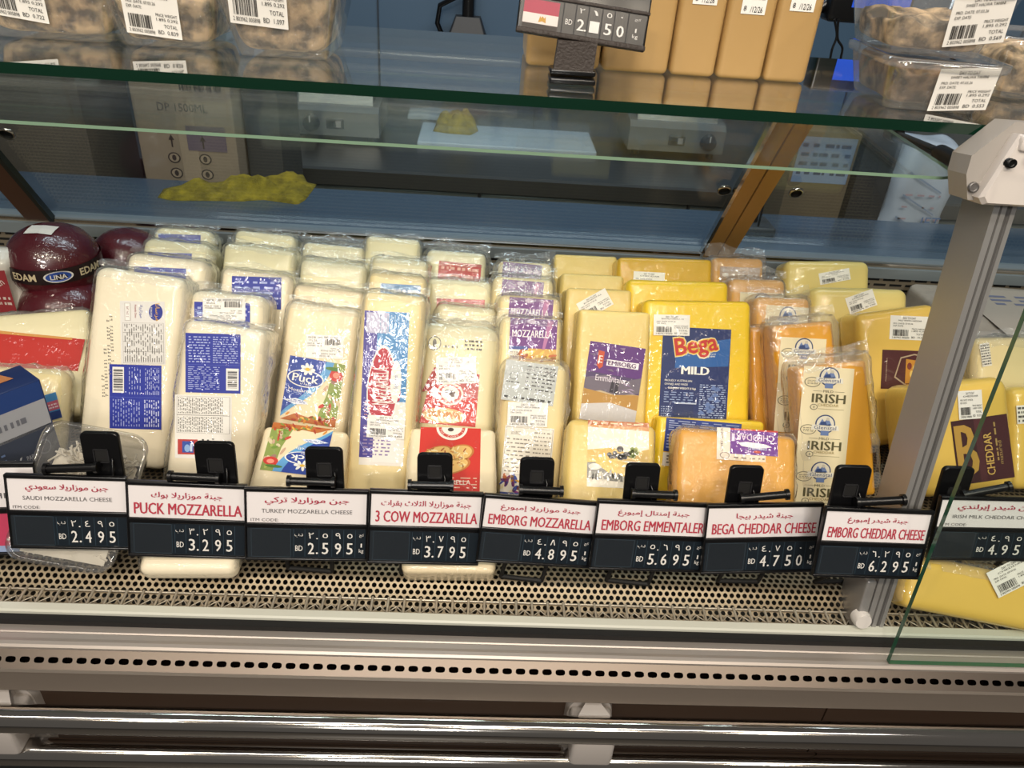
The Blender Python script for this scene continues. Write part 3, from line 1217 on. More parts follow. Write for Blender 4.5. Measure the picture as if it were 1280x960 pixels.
def d_backwhite(A):
    A.rect(0, 0, 1, 1, '#eeeae2')
    A.rect(0.03, 0.40, 0.97, 0.98, '#a9a59f', 1)
    A.rect(0.04, 0.405, 0.96, 0.975, '#eeeae2', 2)
    A.lines(0.05, 0.71, 0.85, 0.96, 26, '#6a6763', 3, 8, vert=True, fill=0.45)
    A.lines(0.05, 0.42, 0.85, 0.66, 26, '#6a6763', 3, 9, vert=True, fill=0.45)
    A.rect(0.04, 0.68, 0.96, 0.69, '#8c8883', 3)
    A.rect(0.05, 0.06, 0.40, 0.30, '#b93a36', 1)
    A.rect(0.13, 0.09, 0.33, 0.27, '#2f4ea2', 2)
    A.ell(0.22, 0.16, 0.05, 0.06, '#8db0de', 3)
    A.rect(0.27, 0.11, 0.31, 0.24, '#c9d7ee', 3)
    A.lines(0.45, 0.08, 0.72, 0.32, 3, '#4d4a47', 2, 11, vert=True, fill=0.4)
    A.rect(0.78, 0.09, 0.95, 0.27, '#d8d4cc', 1)
    A.txt('50', 0.86, 0.18, 0.06, '#5a5752', 2)


def d_puck(A):
    W = '#f4f1ea'
    A.rect(0, 0, 1, 1, '#e9d9b4')
    # vegetables and pizza at the foot and right
    A.poly([(0.62, 0), (1, 0), (1, 1), (0.80, 1), (0.76, 0.5)], '#8a9a4c', 1)
    A.poly([(0, 0), (1, 0), (1, 0.14), (0.5, 0.09), (0.25, 0.12)], '#b8672c', 2)
    rn = random.Random(4)
    for k in range(26):
        x, y = rn.uniform(0.70, 0.97), rn.uniform(0.05, 0.9)
        A.ell(x, y, rn.uniform(0.03, 0.08), rn.uniform(0.02, 0.045), rn.choice(['#6f8f35', '#a9b45a', '#c9a58a', '#9a7868', '#c2402c', '#d9c9a0']), 2, 10, rn.uniform(0, 3))
    A.ell(0.87, 0.80, 0.12, 0.085, '#c8352b', 3)
    A.ell(0.87, 0.81, 0.06, 0.045, '#e8927c', 4)
    A.ell(0.80, 0.90, 0.14, 0.03, '#4d7a2c', 4)
    for k in range(16):
        A.ell(rn.uniform(0.05, 0.95), rn.uniform(0.02, 0.11), 0.05, 0.018, rn.choice(['#d98c2c', '#a83a22', '#e3b24c', '#7f9140']), 3, 9, rn.uniform(0, 3))
    # blue field with its light blue curved border
    pts = [(0, 1), (0.66, 1)] + [(0.66 - 0.02 * k + 0 - 0.0065 * k * k, 1 - 0.1 * k) for k in range(1, 9)] + [(0, 0.10)]
    edge = [(0.0, 0.04), (0, 0.10)] + [(p[0], p[1]) for p in pts[2:-1]][::-1] + [(0.66, 1), (0.80, 1)] + [(0.80 - 0.01 * k - 0.0085 * k * k, 1 - 0.1 * k) for k in range(1, 9)]
    A.poly(edge, '#5f9fd2', 3)
    A.poly(pts, '#21409c', 4)
    A.ell(0.34, 0.68, 0.33, 0.135, W, 5)
    A.ell(0.34, 0.68, 0.305, 0.12, '#213f98', 6)
    for k in range(7):
        a = 2 * math.pi * k / 7
        A.ell(0.35 + 0.085 * math.cos(a), 0.83 + 0.052 * math.sin(a), 0.055, 0.028, W, 7, 12, a)
    A.ell(0.35, 0.83, 0.04, 0.026, '#e8b93c', 8)
    A.txt('Puck', 0.34, 0.685, 0.12, W, 8, wd=0.46, bold=0.02)
    A.txt(ar('بوك'), 0.34, 0.60, 0.05, W, 8, wd=0.16)
    A.txt('Mozzarella', 0.30, 0.49, 0.05, W, 6, wd=0.46)
    A.lines(0.06, 0.41, 0.5, 0.46, 2, '#a9b7e0', 6, 3, fill=0.35)
    A.poly([(0.02, 0.31), (0.22, 0.36), (0.42, 0.33), (0.46, 0.29), (0.22, 0.26)], '#dfe5f2', 6)
    A.lines(0.10, 0.29, 0.40, 0.34, 2, '#40559f', 7, 4, fill=0.4)


def d_turkey(A):
    A.rect(0, 0, 1, 1, '#e9e4da')
    A.rect(0, 0.05, 0.30, 1, '#463c92', 1)
    A.rect(0.30, 0.42, 1, 1, '#4687bd', 1)
    A.rect(0.05, 0.86, 0.55, 0.99, '#bdbad2', 2)
    A.lines(0.32, 0.86, 0.97, 0.98, 8, '#a9c4dd', 2, 4, vert=True, fill=0.3)
    A.lines(0.06, 0.60, 0.25, 0.86, 4, '#b5aedb', 2, 5, vert=True, fill=0.3)
    # pointed oval
    def leaf(g):
        q = []
        for k in range(40):
            a = 2 * math.pi * k / 40
            q.append((0.46 + g * 0.34 * math.sin(a) * (1 - 0.15 * math.cos(a)), 0.515 + g * 0.27 * math.cos(a)))
        return q[::-1]
    A.poly(leaf(1.0), '#f3efe8', 3)
    A.poly(leaf(0.93), '#b62c3c', 4)
    A.txt('MOZZARELLA', 0.42, 0.52, 0.10, '#f3ebe4', 6, wd=0.85, rot=math.pi / 2, bold=0.01)
    A.txt('KASAR', 0.58, 0.47, 0.09, '#f3ebe4', 6, wd=0.42, rot=math.pi / 2, bold=0.02)
    A.ell(0.76, 0.55, 0.12, 0.14, '#f1ece4', 5)
    A.ell(0.77, 0.55, 0.09, 0.115, '#efe8df', 6)
    A.poly([(0.80, 0.42), (0.88, 0.5), (0.86, 0.43)], '#b62c3c', 7)
    A.txt('Super Fresh', 0.77, 0.55, 0.035, '#4a6f9e', 7, wd=0.3, rot=math.pi / 2)
    A.lines(0.08, 0.06, 0.7, 0.27, 9, '#8d79a8', 3, 6, fill=0.4)
    A.lines(0.08, 0.30, 0.35, 0.42, 6, '#d29a9a', 3, 7, fill=0.4)
    A.rect(0.30, 0.02, 0.92, 0.18, '#eeeae2', 2)


def d_cow(A):
    A.poly([(0.0, 0), (1, 0), (1, 0.94), (0.30, 1.0), (0.18, 1.0)], '#c42a20', 0)
    A.poly([(0.0, 0.55), (0.18, 1.0), (0.30, 1.0), (0.22, 0.62)], '#a01c18', 1)
    A.poly([(0.36, 0.55), (1, 0.5), (1, 0.94), (0.36, 0.97)], '#b95a58', 1)
    A.ell(0.5, 0.55, 0.24, 0.20, '#e9dfd0', 3)
    A.ell(0.5, 0.55, 0.205, 0.17, '#c2554c', 4)
    A.ell(0.5, 0.56, 0.16, 0.13, '#e9dfd0', 5)
    A.ell(0.47, 0.58, 0.07, 0.05, '#5b4a48', 6)
    A.ell(0.55, 0.56, 0.05, 0.06, '#7b6a60', 6)
    A.txt('THE THREE COWS', 0.5, 0.42, 0.035, '#f4ece2', 6, wd=0.34)
    A.ell(0.42, 0.16, 0.38, 0.14, '#d9a86a', 3)
    A.ell(0.42, 0.16, 0.32, 0.11, '#ecd5a4', 4)
    for k in range(9):
        A.ell(0.16 + 0.065 * k, 0.17 + 0.02 * (k % 2), 0.03, 0.07, '#c98a4c', 5, 12, 0.5)


def d_cowbig(A):
    A.rect(0, 0, 1, 1, '#cf3024')
    A.ell(0.52, 1.0, 0.26, 0.20, '#efe8dc', 2, a0=180, a1=360)
    A.ell(0.52, 1.0, 0.22, 0.165, '#c8463c', 3, a0=180, a1=360)
    A.ell(0.52, 1.0, 0.17, 0.125, '#efe8dc', 4, a0=180, a1=360)
    A.ell(0.50, 0.965, 0.05, 0.03, '#4a3b38', 5)
    for k in range(11):
        a = math.pi * (1.08 + 0.84 * k / 10)
        c = 'THE COWS 1959'[k]
        if c != ' ':
            A.txt(c, 0.52 + 0.195 * math.cos(a), 1.0 + 0.148 * math.sin(a), 0.032, '#f4ece2', 5, rot=a + math.pi / 2)
    rn = random.Random(9)
    for (cx, cy, rx, ry) in ((0.30, 0.60, 0.24, 0.10), (0.66, 0.60, 0.24, 0.13), (0.55, 0.40, 0.30, 0.12)):
        A.ell(cx, cy, rx, ry, '#c27a3a', 2, rot=0.3)
        A.ell(cx, cy, rx * 0.86, ry * 0.84, '#e2b86c', 3, rot=0.3)
        for k in range(14):
            A.ell(cx + rn.uniform(-0.6, 0.6) * rx, cy + rn.uniform(-0.6, 0.6) * ry, 0.045, 0.012, rn.choice(['#f3dfa8', '#c98a44', '#f0d188', '#a95a2c']), 4, 8, rn.uniform(0, 3))
    A.lines(0.08, 0.05, 0.95, 0.24, 4, '#e9b9a0', 3, 5, fill=0.35)
    A.txt('MOZZARELLA', 0.5, 0.15, 0.07, '#f2e6d6', 4, wd=0.7)


PURP = '#5b2a78'


def d_pmozz(A):
    A.rect(0, 0, 1, 1, '#cfa24c')
    A.rect(0, 0.30, 1, 1, '#6b2f7e', 1)
    A.rect(0, 0.26, 0.40, 0.34, '#3c4a90', 2)
    A.ell(0.45, 0.93, 0.10, 0.05, '#cbb8cf', 2)
    A.txt('MOZZARELLA', 0.48, 0.64, 0.17, '#efe6ea', 4, wd=0.85, bold=0.02)
    A.poly([(0.70, 0.28), (0.76, 0.3), (0.92, 0.95), (0.80, 0.98), (0.74, 0.6)], '#b26fa0', 3)
    rn = random.Random(5)
    for k in range(14):
        A.ell(rn.uniform(0.25, 0.95), rn.uniform(0.05, 0.22), 0.10, 0.035, rn.choice(['#e8c25a', '#b65c24', '#7b3a20', '#f0dc98']), 3, 9, rn.uniform(0, 1))
    A.rect(0, 0, 0.22, 0.26, '#e7dfcf', 3)
    A.lines(0.03, 0.03, 0.2, 0.22, 4, '#6a5a50', 4, 2)


def d_greystick(A):
    A.rect(0, 0, 1, 1, mat('film_print_grey_sticker', '#b9bdb9', rough=0.45, coat=0.7, crinkle=0.6))
    A.lines(0.05, 0.05, 0.95, 0.14, 1, '#3b3a38', 2, 8, fill=0.6)
    A.lines(0.42, 0.30, 0.97, 0.95, 7, '#4d4c4a', 2, 9, fill=0.35)
    A.ell(0.18, 0.62, 0.08, 0.09, '#7d7f7c', 2)
    A.ell(0.18, 0.62, 0.065, 0.072, '#b9bdb9', 3)
    A.txt('7.30', 0.88, 0.80, 0.10, '#33312f', 3, wd=0.2, rot=math.pi)
    A.lines(0.06, 0.44, 0.3, 0.5, 1, '#4d4c4a', 2, 3)


def d_nutri(A):
    A.rect(0, 0, 1, 1, '#ece6d8')
    A.rect(0.02, 0.30, 0.98, 0.98, '#a39d92', 1)
    A.rect(0.03, 0.305, 0.97, 0.975, '#ece6d8', 2)
    A.lines(0.05, 0.32, 0.55, 0.84, 9, '#8d877d', 3, 3, fill=0.3)
    A.lines(0.60, 0.32, 0.95, 0.95, 11, '#8d877d', 3, 4, fill=0.3)
    A.txt('SOURCE', 0.22, 0.90, 0.05, '#6d685f', 3, wd=0.2)
    rn = random.Random(3)
    for k in range(46):
        A.ell(rn.uniform(0.03, 0.97), rn.uniform(0.04, 0.28), rn.uniform(0.05, 0.10), rn.uniform(0.015, 0.03), rn.choice(['#d9a83a', '#8c3f7f', '#3f4f9a', '#b5602a', '#e8d9b0', '#6a2f6a']), 3, 9, rn.uniform(0, 3))
    A.rect(0, 0, 1, 0.045, '#3d4a8a', 4)
    A.txt('Tabanar', 0.35, 0.022, 0.03, '#efe8dc', 5, wd=0.4)


def d_emm(A):
    A.rect(0, 0, 1, 1, '#cdb996')
    A.rect(0, 0.40, 1, 1, '#4e3c66', 1)
    A.poly([(0, 0.62), (1, 0.60), (1, 1), (0, 1)], PURP, 2)
    A.poly([(0, 0.34), (0.3, 0.40), (0.6, 0.36), (1, 0.42), (1, 0.62), (0.7, 0.55), (0.35, 0.60), (0, 0.54)], '#6d6472', 3)
    A.poly([(0, 0.20), (0.5, 0.26), (1, 0.20), (1, 0.40), (0.5, 0.36), (0, 0.40)], '#b88a3e', 4)
    A.poly([(0, 0.20), (0.5, 0.26), (1, 0.20), (1, 0), (0, 0)], '#ccc8c6', 4)
    A.poly([(0.17, 0.90), (0.28, 0.89), (0.28, 0.70), (0.225, 0.665), (0.17, 0.71)], '#c44a28', 5)
    A.txt('E', 0.225, 0.79, 0.09, '#f0e6d8', 6, wd=0.06, bold=0.03)
    A.rect(0.34, 0.72, 0.92, 0.80, '#efe8ee', 4)
    A.txt('EMBORG', 0.62, 0.76, 0.055, '#5a3a68', 5, wd=0.5, bold=0.03)
    A.txt('Emmentaler', 0.46, 0.555, 0.075, '#e6dde6', 5, wd=0.56)
    rn = random.Random(8)
    for k in range(24):
        x, y = rn.uniform(0, 0.76), rn.uniform(0.42, 0.97)
        A.poly([(x, y), (x + rn.uniform(0.08, 0.22), y + rn.uniform(-0.03, 0.02)), (x + 0.1, y + 0.014)], rn.choice(['#8a7496', '#75607f', '#a593ad']), 4)
    for (x, y) in ((0.50, 0.44), (0.58, 0.43)):
        A.poly([(x - 0.04, y - 0.05), (x + 0.03, y - 0.05), (x + 0.03, y + 0.08), (x - 0.02, y + 0.10)], '#2e2634', 5)


def d_field(A):
    A.rect(0, 0, 1, 1, '#efe6d2')
    A.rect(0, 0.93, 1, 1, '#b5672c', 1)
    A.poly([(0, 0.93), (1, 0.93), (1, 0.87), (0, 0.90)], '#d3955a', 1)
    A.lines(0.08, 0.945, 0.9, 0.985, 1, '#f0d2a8', 2, 3, fill=0.5)
    A.poly([(0, 0.55), (0.4, 0.60), (0.7, 0.52), (1, 0.60), (1, 0.40), (0, 0.42)], '#d8b45e', 1)
    A.poly([(0, 0.42), (0.35, 0.46), (1, 0.30), (1, 0.16), (0, 0.20)], '#e0bd60', 2)
    A.poly([(0, 0.12), (0, 0.36), (0.12, 0.37), (0.34, 0.22), (0.36, 0.12)], '#8b8a84', 3)
    A.poly([(0.34, 0.22), (0.66, 0.16), (1, 0.22), (1, 0.08), (0.36, 0.10)], '#77756c', 3)
    rn = random.Random(12)
    for k in range(30):
        A.ell(rn.uniform(0.05, 0.9), rn.uniform(0.10, 0.22), 0.02, 0.05, rn.choice(['#5e5c56', '#a5a39a', '#d9d2c0']), 4, 8, rn.uniform(-0.4, 0.4))
    for k in range(16):
        A.ell(0.52 + rn.uniform(-0.17, 0.17), 0.46 + rn.uniform(-0.04, 0.06), 0.04, 0.035, rn.choice(['#4a4a4c', '#6a6a68', '#33343a']), 4, 9)
    A.ell(0.53, 0.58, 0.055, 0.045, '#3c3a3a', 5)
    for k in range(12):
        A.ell(0.76 + rn.uniform(-0.09, 0.09), 0.50 + rn.uniform(-0.05, 0.10), 0.035, 0.03, rn.choice(['#97a552', '#b7bd72', '#7f9142']), 4, 9)
    A.ell(0.12, 0.30, 0.10, 0.05, '#d9d4c6', 4)


def d_yel(A):
    W = '#f1efe9'
    A.rect(0, 0, 1, 1, '#152a64')
    A.poly([(0.2, 0.56), (0.98, 0.60), (1, 0.9), (0.62, 0.85), (0.2, 0.72)], '#1f5da3', 1)
    A.rect(0, 0.90, 0.30, 0.95, '#2b2c5c', 1)
    t = 'Bega'
    for l, o, c in ((3, 0.085, '#f3e6c0'), (4, 0.06, '#e6bb3a'), (5, 0.02, '#c22a22')):
        A.txt(t, 0.50, 0.795, 0.235 + o * 0.5, c, l, wd=0.62 + o * 0.5, grow=o, rot=0.18)
    A.txt('SINCE', 0.74, 0.725, 0.016, W, 3, wd=0.1)
    A.txt('1899', 0.74, 0.70, 0.018, W, 3, wd=0.08)
    A.txt('MILD', 0.50, 0.54, 0.085, W, 4, wd=0.40, bold=0.04)
    A.txt('PROUDLY AUSTRALIAN', 0.06, 0.425, 0.022, W, 3, wd=0.40, al='l')
    A.txt('OWNED AND MADE', 0.06, 0.385, 0.022, W, 3, wd=0.34, al='l')
    A.txt('RANDOM WEIGHT (11kg)', 0.12, 0.34, 0.028, W, 3, wd=0.40, al='l', bold=0.02)
    A.lines(0.06, 0.18, 0.50, 0.31, 5, '#8fa3cf', 2, 6, fill=0.35)
    A.rect(0.22, 0.175, 0.54, 0.19, '#b9c4dd', 3)
    A.rect(0.22, 0.02, 0.50, 0.165, '#16295c', 3)
    A.lines(0.58, 0.03, 0.97, 0.40, 16, '#9fb0d6', 2, 7, fill=0.42)
    A.lines(0.03, 0.03, 0.18, 0.15, 5, '#9fb0d6', 2, 8, fill=0.4)
    rn = random.Random(2)
    for k in range(10):
        x, y = rn.uniform(0.55, 0.8), rn.uniform(0.05, 0.35)
        A.poly([(x, y), (x + 0.05, y + 0.04), (x + 0.11, y + 0.005), (x + 0.04, y - 0.012)], '#5f78b0', 3)


def d_yellow_low(A):
    A.rect(0, 0.30, 0.40, 1, '#1f3a86', 0)
    A.rect(0.40, 0.72, 1, 1, '#2a4696', 0)
    A.lines(0.04, 0.74, 0.97, 0.97, 5, '#a4b2d8', 1, 4, fill=0.45)
    A.lines(0.03, 0.36, 0.36, 0.68, 5, '#a4b2d8', 1, 5, fill=0.4)
    A.rect(0, 0, 0.36, 0.28, '#efe9da', 0)
    A.lines(0.05, 0.04, 0.32, 0.24, 3, '#56524c', 1, 6, fill=0.4)


def d_purplecheddar(A):
    A.rect(0, 0, 0.26, 1, '#e9dccb', 0)
    A.txt('CHEDDAR', 0.08, 0.62, 0.07, '#5a4a48', 2, wd=0.38, rot=math.pi / 2)
    A.ell(0.13, 0.14, 0.08, 0.10, '#8c7a70', 2)
    A.ell(0.13, 0.14, 0.065, 0.08, '#e9dccb', 3)
    A.rect(0.26, 0, 0.8, 0.20, '#ead9c0', 0)
    A.lines(0.28, 0.04, 0.78, 0.14, 1, '#8a7a6c', 2, 5)
    A.rect(0.22, 0.20, 1, 0.95, '#6a2490', 1)
    A.poly([(0.22, 0.95), (1, 0.95), (1, 1.0), (0.22, 1.0)], '#c43a2c', 1)
    A.txt('CHEDDAR', 0.62, 0.74, 0.20, '#e6cfe8', 4, wd=0.62, bold=0.02, rot=math.pi)
    A.poly([(0.34, 0.56), (0.50, 0.60), (0.80, 0.55), (0.9, 0.47), (0.66, 0.40), (0.40, 0.46)], '#f1e8ee', 3)
    A.txt('EMBORG', 0.66, 0.40, 0.08, '#cfd8ee', 5, wd=0.30, rot=math.pi, bold=0.02)
    A.ell(0.66, 0.30, 0.06, 0.04, '#c44a3a', 4)
    A.rect(0.24, 0.60, 0.29, 0.84, '#e6cfe8', 3)


def d_irish(A, n=3, part=0.0):
    A.rect(0, 0, 1, 1, '#eddfb8')
    for k in range(n):
        y = 1 - (k + 0.36) / n
        s = 1.0 / n
        B_ = '#2c4272'
        A.ell(0.52, y + 0.16 * s, 0.20, 0.20 * s, B_, 1)
        A.ell(0.52, y + 0.16 * s, 0.175, 0.175 * s, '#e8e0cc', 2)
        A.poly([(0.38, y + 0.12 * s), (0.45, y + 0.27 * s), (0.50, y + 0.20 * s), (0.56, y + 0.30 * s), (0.66, y + 0.12 * s)], '#7388b5', 3)
        A.poly([(0.40, y + 0.12 * s), (0.43, y + 0.20 * s), (0.52, y + 0.22 * s), (0.55, y + 0.15 * s), (0.62, y + 0.17 * s), (0.62, y + 0.12 * s)], '#33497c', 4)
        A.ell(0.56, y + 0.27 * s, 0.035, 0.035 * s, '#cfc7b4', 4)
        A.poly([(0.26, y + 0.14 * s), (0.78, y + 0.14 * s), (0.80, y + 0.03 * s), (0.24, y + 0.03 * s)], '#eae4d4', 4)
        A.txt('Glenstal', 0.52, y + 0.085 * s, 0.075 * s, B_, 5, wd=0.44)
        A.rect(0.44, y - 0.08 * s, 0.60, y + 0.02 * s, '#6d83b2', 4)
        A.ell(0.19, y + 0.03 * s, 0.16, 0.105 * s, '#5d5a4a', 2)
        A.ell(0.19, y + 0.03 * s, 0.145, 0.092 * s, '#e6d8b2', 3)
        A.lines(0.09, y - 0.02 * s, 0.29, y + 0.08 * s, 3, '#5d5a4a', 4, k + 2, fill=0.4)
        A.txt('MILD', 0.52, y - 0.15 * s, 0.05 * s, '#4f4a38', 3, wd=0.20)
        A.rect(0.22, y - 0.153 * s, 0.40, y - 0.147 * s, '#4f4a38', 3)
        A.rect(0.64, y - 0.153 * s, 0.84, y - 0.147 * s, '#4f4a38', 3)
        A.txt('IRISH', 0.54, y - 0.30 * s, 0.19 * s, '#5a5436', 4, wd=0.66, bold=0.02)
        A.txt('CHEDDAR', 0.54, y - 0.44 * s, 0.055 * s, '#a5915c', 4, wd=0.42)
        A.ell(0.26, y - 0.49 * s, 0.075, 0.062 * s, '#5d5a4a', 2)
        A.ell(0.26, y - 0.49 * s, 0.062, 0.05 * s, '#e6d8b2', 3)
        A.txt('8', 0.26, y - 0.49 * s, 0.05 * s, '#5d5a4a', 4)
        A.rect(0.34, y - 0.525 * s, 0.86, y - 0.518 * s, '#8d8258', 3)


def d_maroon(A):
    A.rect(0, 0, 1, 1, '#4a1418')
    A.poly([(0.28, 0.30), (0.40, 0.82), (0.70, 0.92), (1, 0.85), (1, 0.10), (0.6, 0.05)], '#b9a184', 1)
    A.poly([(0.31, 0.32), (0.42, 0.79), (0.70, 0.885), (1, 0.82), (1, 0.13), (0.6, 0.09)], '#4a1418', 2)
    A.poly([(0.52, 0.78), (0.98, 0.72), (0.98, 0.2), (0.52, 0.15)], '#c98a2c', 3)
    for k, (x, y) in enumerate(((0.6, 0.6), (0.72, 0.55), (0.85, 0.6), (0.66, 0.4), (0.8, 0.36))):
        A.ell(x, y, 0.05, 0.09, ('#7a2a1c', '#e3c06a')[k % 2], 4)
    A.txt('MADE FROM MILK', 0.10, 0.5, 0.03, '#c7a98f', 3, wd=0.5, rot=math.pi / 2)


def d_bigE(A):
    G = '#b88f3e'
    A.rect(0, 0, 1, 1, '#43181f')
    A.rect(0.40, 0, 0.52, 1, '#4f2228', 1)
    # big gold letter standing on a striped ground
    A.rect(0, 0, 0.40, 1, '#3a141a', 1)
    A.txt('B', 0.22, 0.52, 0.80, G, 3, wd=0.34, bold=0.03)
    A.txt('CHEDDAR', 0.60, 0.42, 0.13, '#d0a85a', 3, wd=0.72, rot=math.pi / 2, bold=0.02)
    A.txt('matured', 0.80, 0.42, 0.06, '#a98a52', 3, wd=0.40, rot=math.pi / 2)
    A.lines(0.72, 0.3, 0.78, 0.9, 1, '#a98a52', 3, 4, vert=True)


def d_plain(A, c=BLUE, line='#a2acdf', rows=3, seed=1):
    A.rect(0, 0, 1, 1, c)
    if line:
        A.lines(0.06, 0.1, 0.94, 0.9, rows, line, 2, seed, fill=0.4)

# ------------------------------------------------------------------ the packs on the deck, column by column, from the front to the back
WS = dict(grow=0.004, top=0.022, flap=0.012, frontlow=0.012)
WL = dict(grow=0.007, top=0.035, flap=0.022, frontlow=0.02, low=0.2)
GB = 'packs of cheese standing in rows on the counter deck'
CHZ = 'cheese'
GROUPS = dict(A='row of slabs with round badge label', B='row of slabs with blue ingredients panel', C='row of plain white slabs',
              D='row of flower label slabs', E='row of red oval label slabs', F='row of red label packs', G='row of purple label mozzarella blocks',
              H='row of emmentaler blocks', I='row of blue label yellow blocks', J='orange cheddar packs', K='orange cheddar packs',
              L='amber bagged packs', M='big pale yellow blocks', N='cheese beyond the post')


def P(key, what, m, TL, TR, BL, BR, **k):
    nm = k.pop('name', 'cheese_pack')
    return pack(key, nm, what, CHZ, k.pop('group', GROUPS[key[0]]), m, TL, TR, BL, BR, **k)


# column A: white slabs with sideways blue and white label
A1 = P('A1', 'tall white mozzarella slab with round blue badge above blue text panels, frontmost of leftmost row', MOZZ, (120, 337), (228, 343), (92, 545), (212, 556), ztop=1.105, tilt=62, t=0.062, wrap=WS, r=0.014)
lab(A1, 'label', (150, 376), (206, 377), (137, 455), d_sauditop)
lab(A1, 'blue_label', (137, 455), (202, 457), (125, 535), d_saudiblue)
lab(A1, 'date_stamp', (123, 392), (141, 392), (119, 500), d_stamp)
A2 = P('A2', 'white mozzarella slab second from the front of leftmost row, blue label edge showing', MOZZ, (160, 318), (256, 322), (140, 470), (246, 478), ztop=1.10, t=0.062, wrap=WS, r=0.014)
lab(A2, 'blue_label', (168, 333), (233, 336), (160, 420), d_plain, rows=8)
A3 = P('A3', 'white mozzarella slab third from the front of leftmost row', MOZZC, (179, 299), (262, 302), (165, 440), (254, 446), ztop=1.10, t=0.065, wrap=WS, r=0.014)
lab(A3, 'blue_label', (185, 315), (240, 317), (178, 400), d_plain, rows=8, seed=2)
A4 = P('A4', 'white mozzarella slab at the back of leftmost row, blue label top showing', MOZZC, (192, 284), (264, 286), (182, 420), (258, 426), ztop=1.095, t=0.06, wrap=WS, r=0.014)
lab(A4, 'blue_label', (198, 292), (251, 294), (190, 380), d_plain, rows=8, seed=3)

# column B
B0 = P('B0', 'white pack lying flat with only its front end showing under the 3.295 tag', MOZZ, (182, 668), (302, 672), (172, 711), (290, 715), ztop=0.888, tilt=18, t=0.028, h='px', r=0.01, wrap=dict(grow=0.004, top=0.02, flap=0.0, frontlow=0.012, low=0.0))
B1 = P('B1', 'white mozzarella slab with large blue ingredients panel over white table, frontmost beside round badge slab', MOZZ, (233, 405), (330, 408), (200, 600), (312, 602), ztop=1.075, tilt=62, t=0.062, wrap=WS, r=0.012)
lab(B1, 'blue_label', (232, 416), (301, 418), (219, 490), d_backblue)
lab(B1, 'white_label', (219, 493), (290, 495), (207, 572), d_backwhite)
B2 = P('B2', 'white mozzarella pack with upside-down white price sticker, just behind the blue ingredients panel slab', MOZZ, (238, 364), (330, 368), (222, 520), (320, 525), ztop=1.085, t=0.065, wrap=WS, r=0.014)
lab(B2, 'blue_label', (243, 377), (313, 379), (240, 420), d_plain, rows=5, seed=4)
lab(B2, 'price_sticker', (254, 372), (307, 373), (253, 400), d_sticker, flip=True, off=0.0016, title='PUCK BLOCK MOZZARELLA', seed=4, total='8.350')

# column C
C1 = P('C1', 'white mozzarella slab with small blue label top, frontmost of the third row from left', MOZZ, (277, 338), (365, 340), (255, 520), (343, 520), ztop=1.085, t=0.062, wrap=WS)
lab(C1, 'blue_label', (290, 345), (352, 347), (286, 385), d_plain, rows=5, seed=5)
C2 = P('C2', 'white mozzarella slab behind the small blue label one, no label visible', MOZZC, (280, 307), (368, 309), (262, 470), (352, 472), ztop=1.083, t=0.062, wrap=WS)
C3 = P('C3', 'white mozzarella slab at the back of the third row from left', MOZZC, (293, 289), (369, 292), (280, 440), (356, 442), ztop=1.078, t=0.065, wrap=WS)

# column D
D0 = P('D0', 'short white pack lying under tag with upside-down blue flower label', MOZZB, (332, 529), (434, 540), (311, 606), (424, 618), ztop=0.955, tilt=28, t=0.05, h=0.135, r=0.008)
lab(D0, 'label', (342, 528), (417, 537), (331, 588), d_puck, flip=True)
D1 = P('D1', 'white mozzarella slab with blue flower label and vegetables picture', MOZZB, (362, 378), (449, 387), (336, 540), (432, 548), ztop=1.065, tilt=60, t=0.065, wrap=WS)
lab(D1, 'label', (363, 444), (432, 456), (344, 522), d_puck)
lab(D1, 'price_sticker', (383, 418), (430, 420), (381, 447), d_sticker, flip=True, off=0.001, title='PUCK MOZZARELLA', seed=6, total='8.010')
D2 = P('D2', 'white mozzarella slab second in the flower label row', MOZZB, (369, 357), (453, 362), (350, 500), (440, 506), ztop=1.07, t=0.062, wrap=WS)
D3 = P('D3', 'white mozzarella slab third in the flower label row', MOZZC, (377, 326), (456, 328), (360, 470), (445, 474), ztop=1.083, t=0.065, wrap=WL)
D4 = P('D4', 'white mozzarella pack at the back of the flower label row, in baggy film', MOZZC, (379, 305), (455, 306), (366, 440), (446, 444), ztop=1.078, t=0.06, wrap=WL)

# column E
E1 = P('E1', 'white mozzarella slab with purple and sky blue label and sideways red oval', MOZZD, (455, 366), (532, 369), (431, 606), (508, 611), ztop=1.115, tilt=62, t=0.062, wrap=WS)
lab(E1, 'label', (456, 388), (512, 391), (434, 580), d_turkey)
lab(E1, 'price_sticker', (460, 518), (507, 521), (458, 546), d_sticker, off=0.0026, title='TURKEY MOZZARELLA CHEESE', seed=8, total='6.850')
E2 = P('E2', 'white slab with blue label edge behind the red oval slab', MOZZD, (462, 340), (533, 344), (445, 520), (518, 524), ztop=1.085, t=0.062, wrap=WS)
lab(E2, 'label', (476, 354), (526, 357), (474, 390), d_plain, c='#5d8cbc', line='#dfe6ee', rows=3)
E3 = P('E3', 'white slab third in the red oval row', MOZZC, (465, 321), (535, 325), (450, 480), (522, 484), ztop=1.083, t=0.06, wrap=WS)
E4 = P('E4', 'white slab at the back of the red oval row', MOZZC, (458, 295), (525, 298), (446, 440), (515, 444), ztop=1.085, t=0.065, wrap=WS)

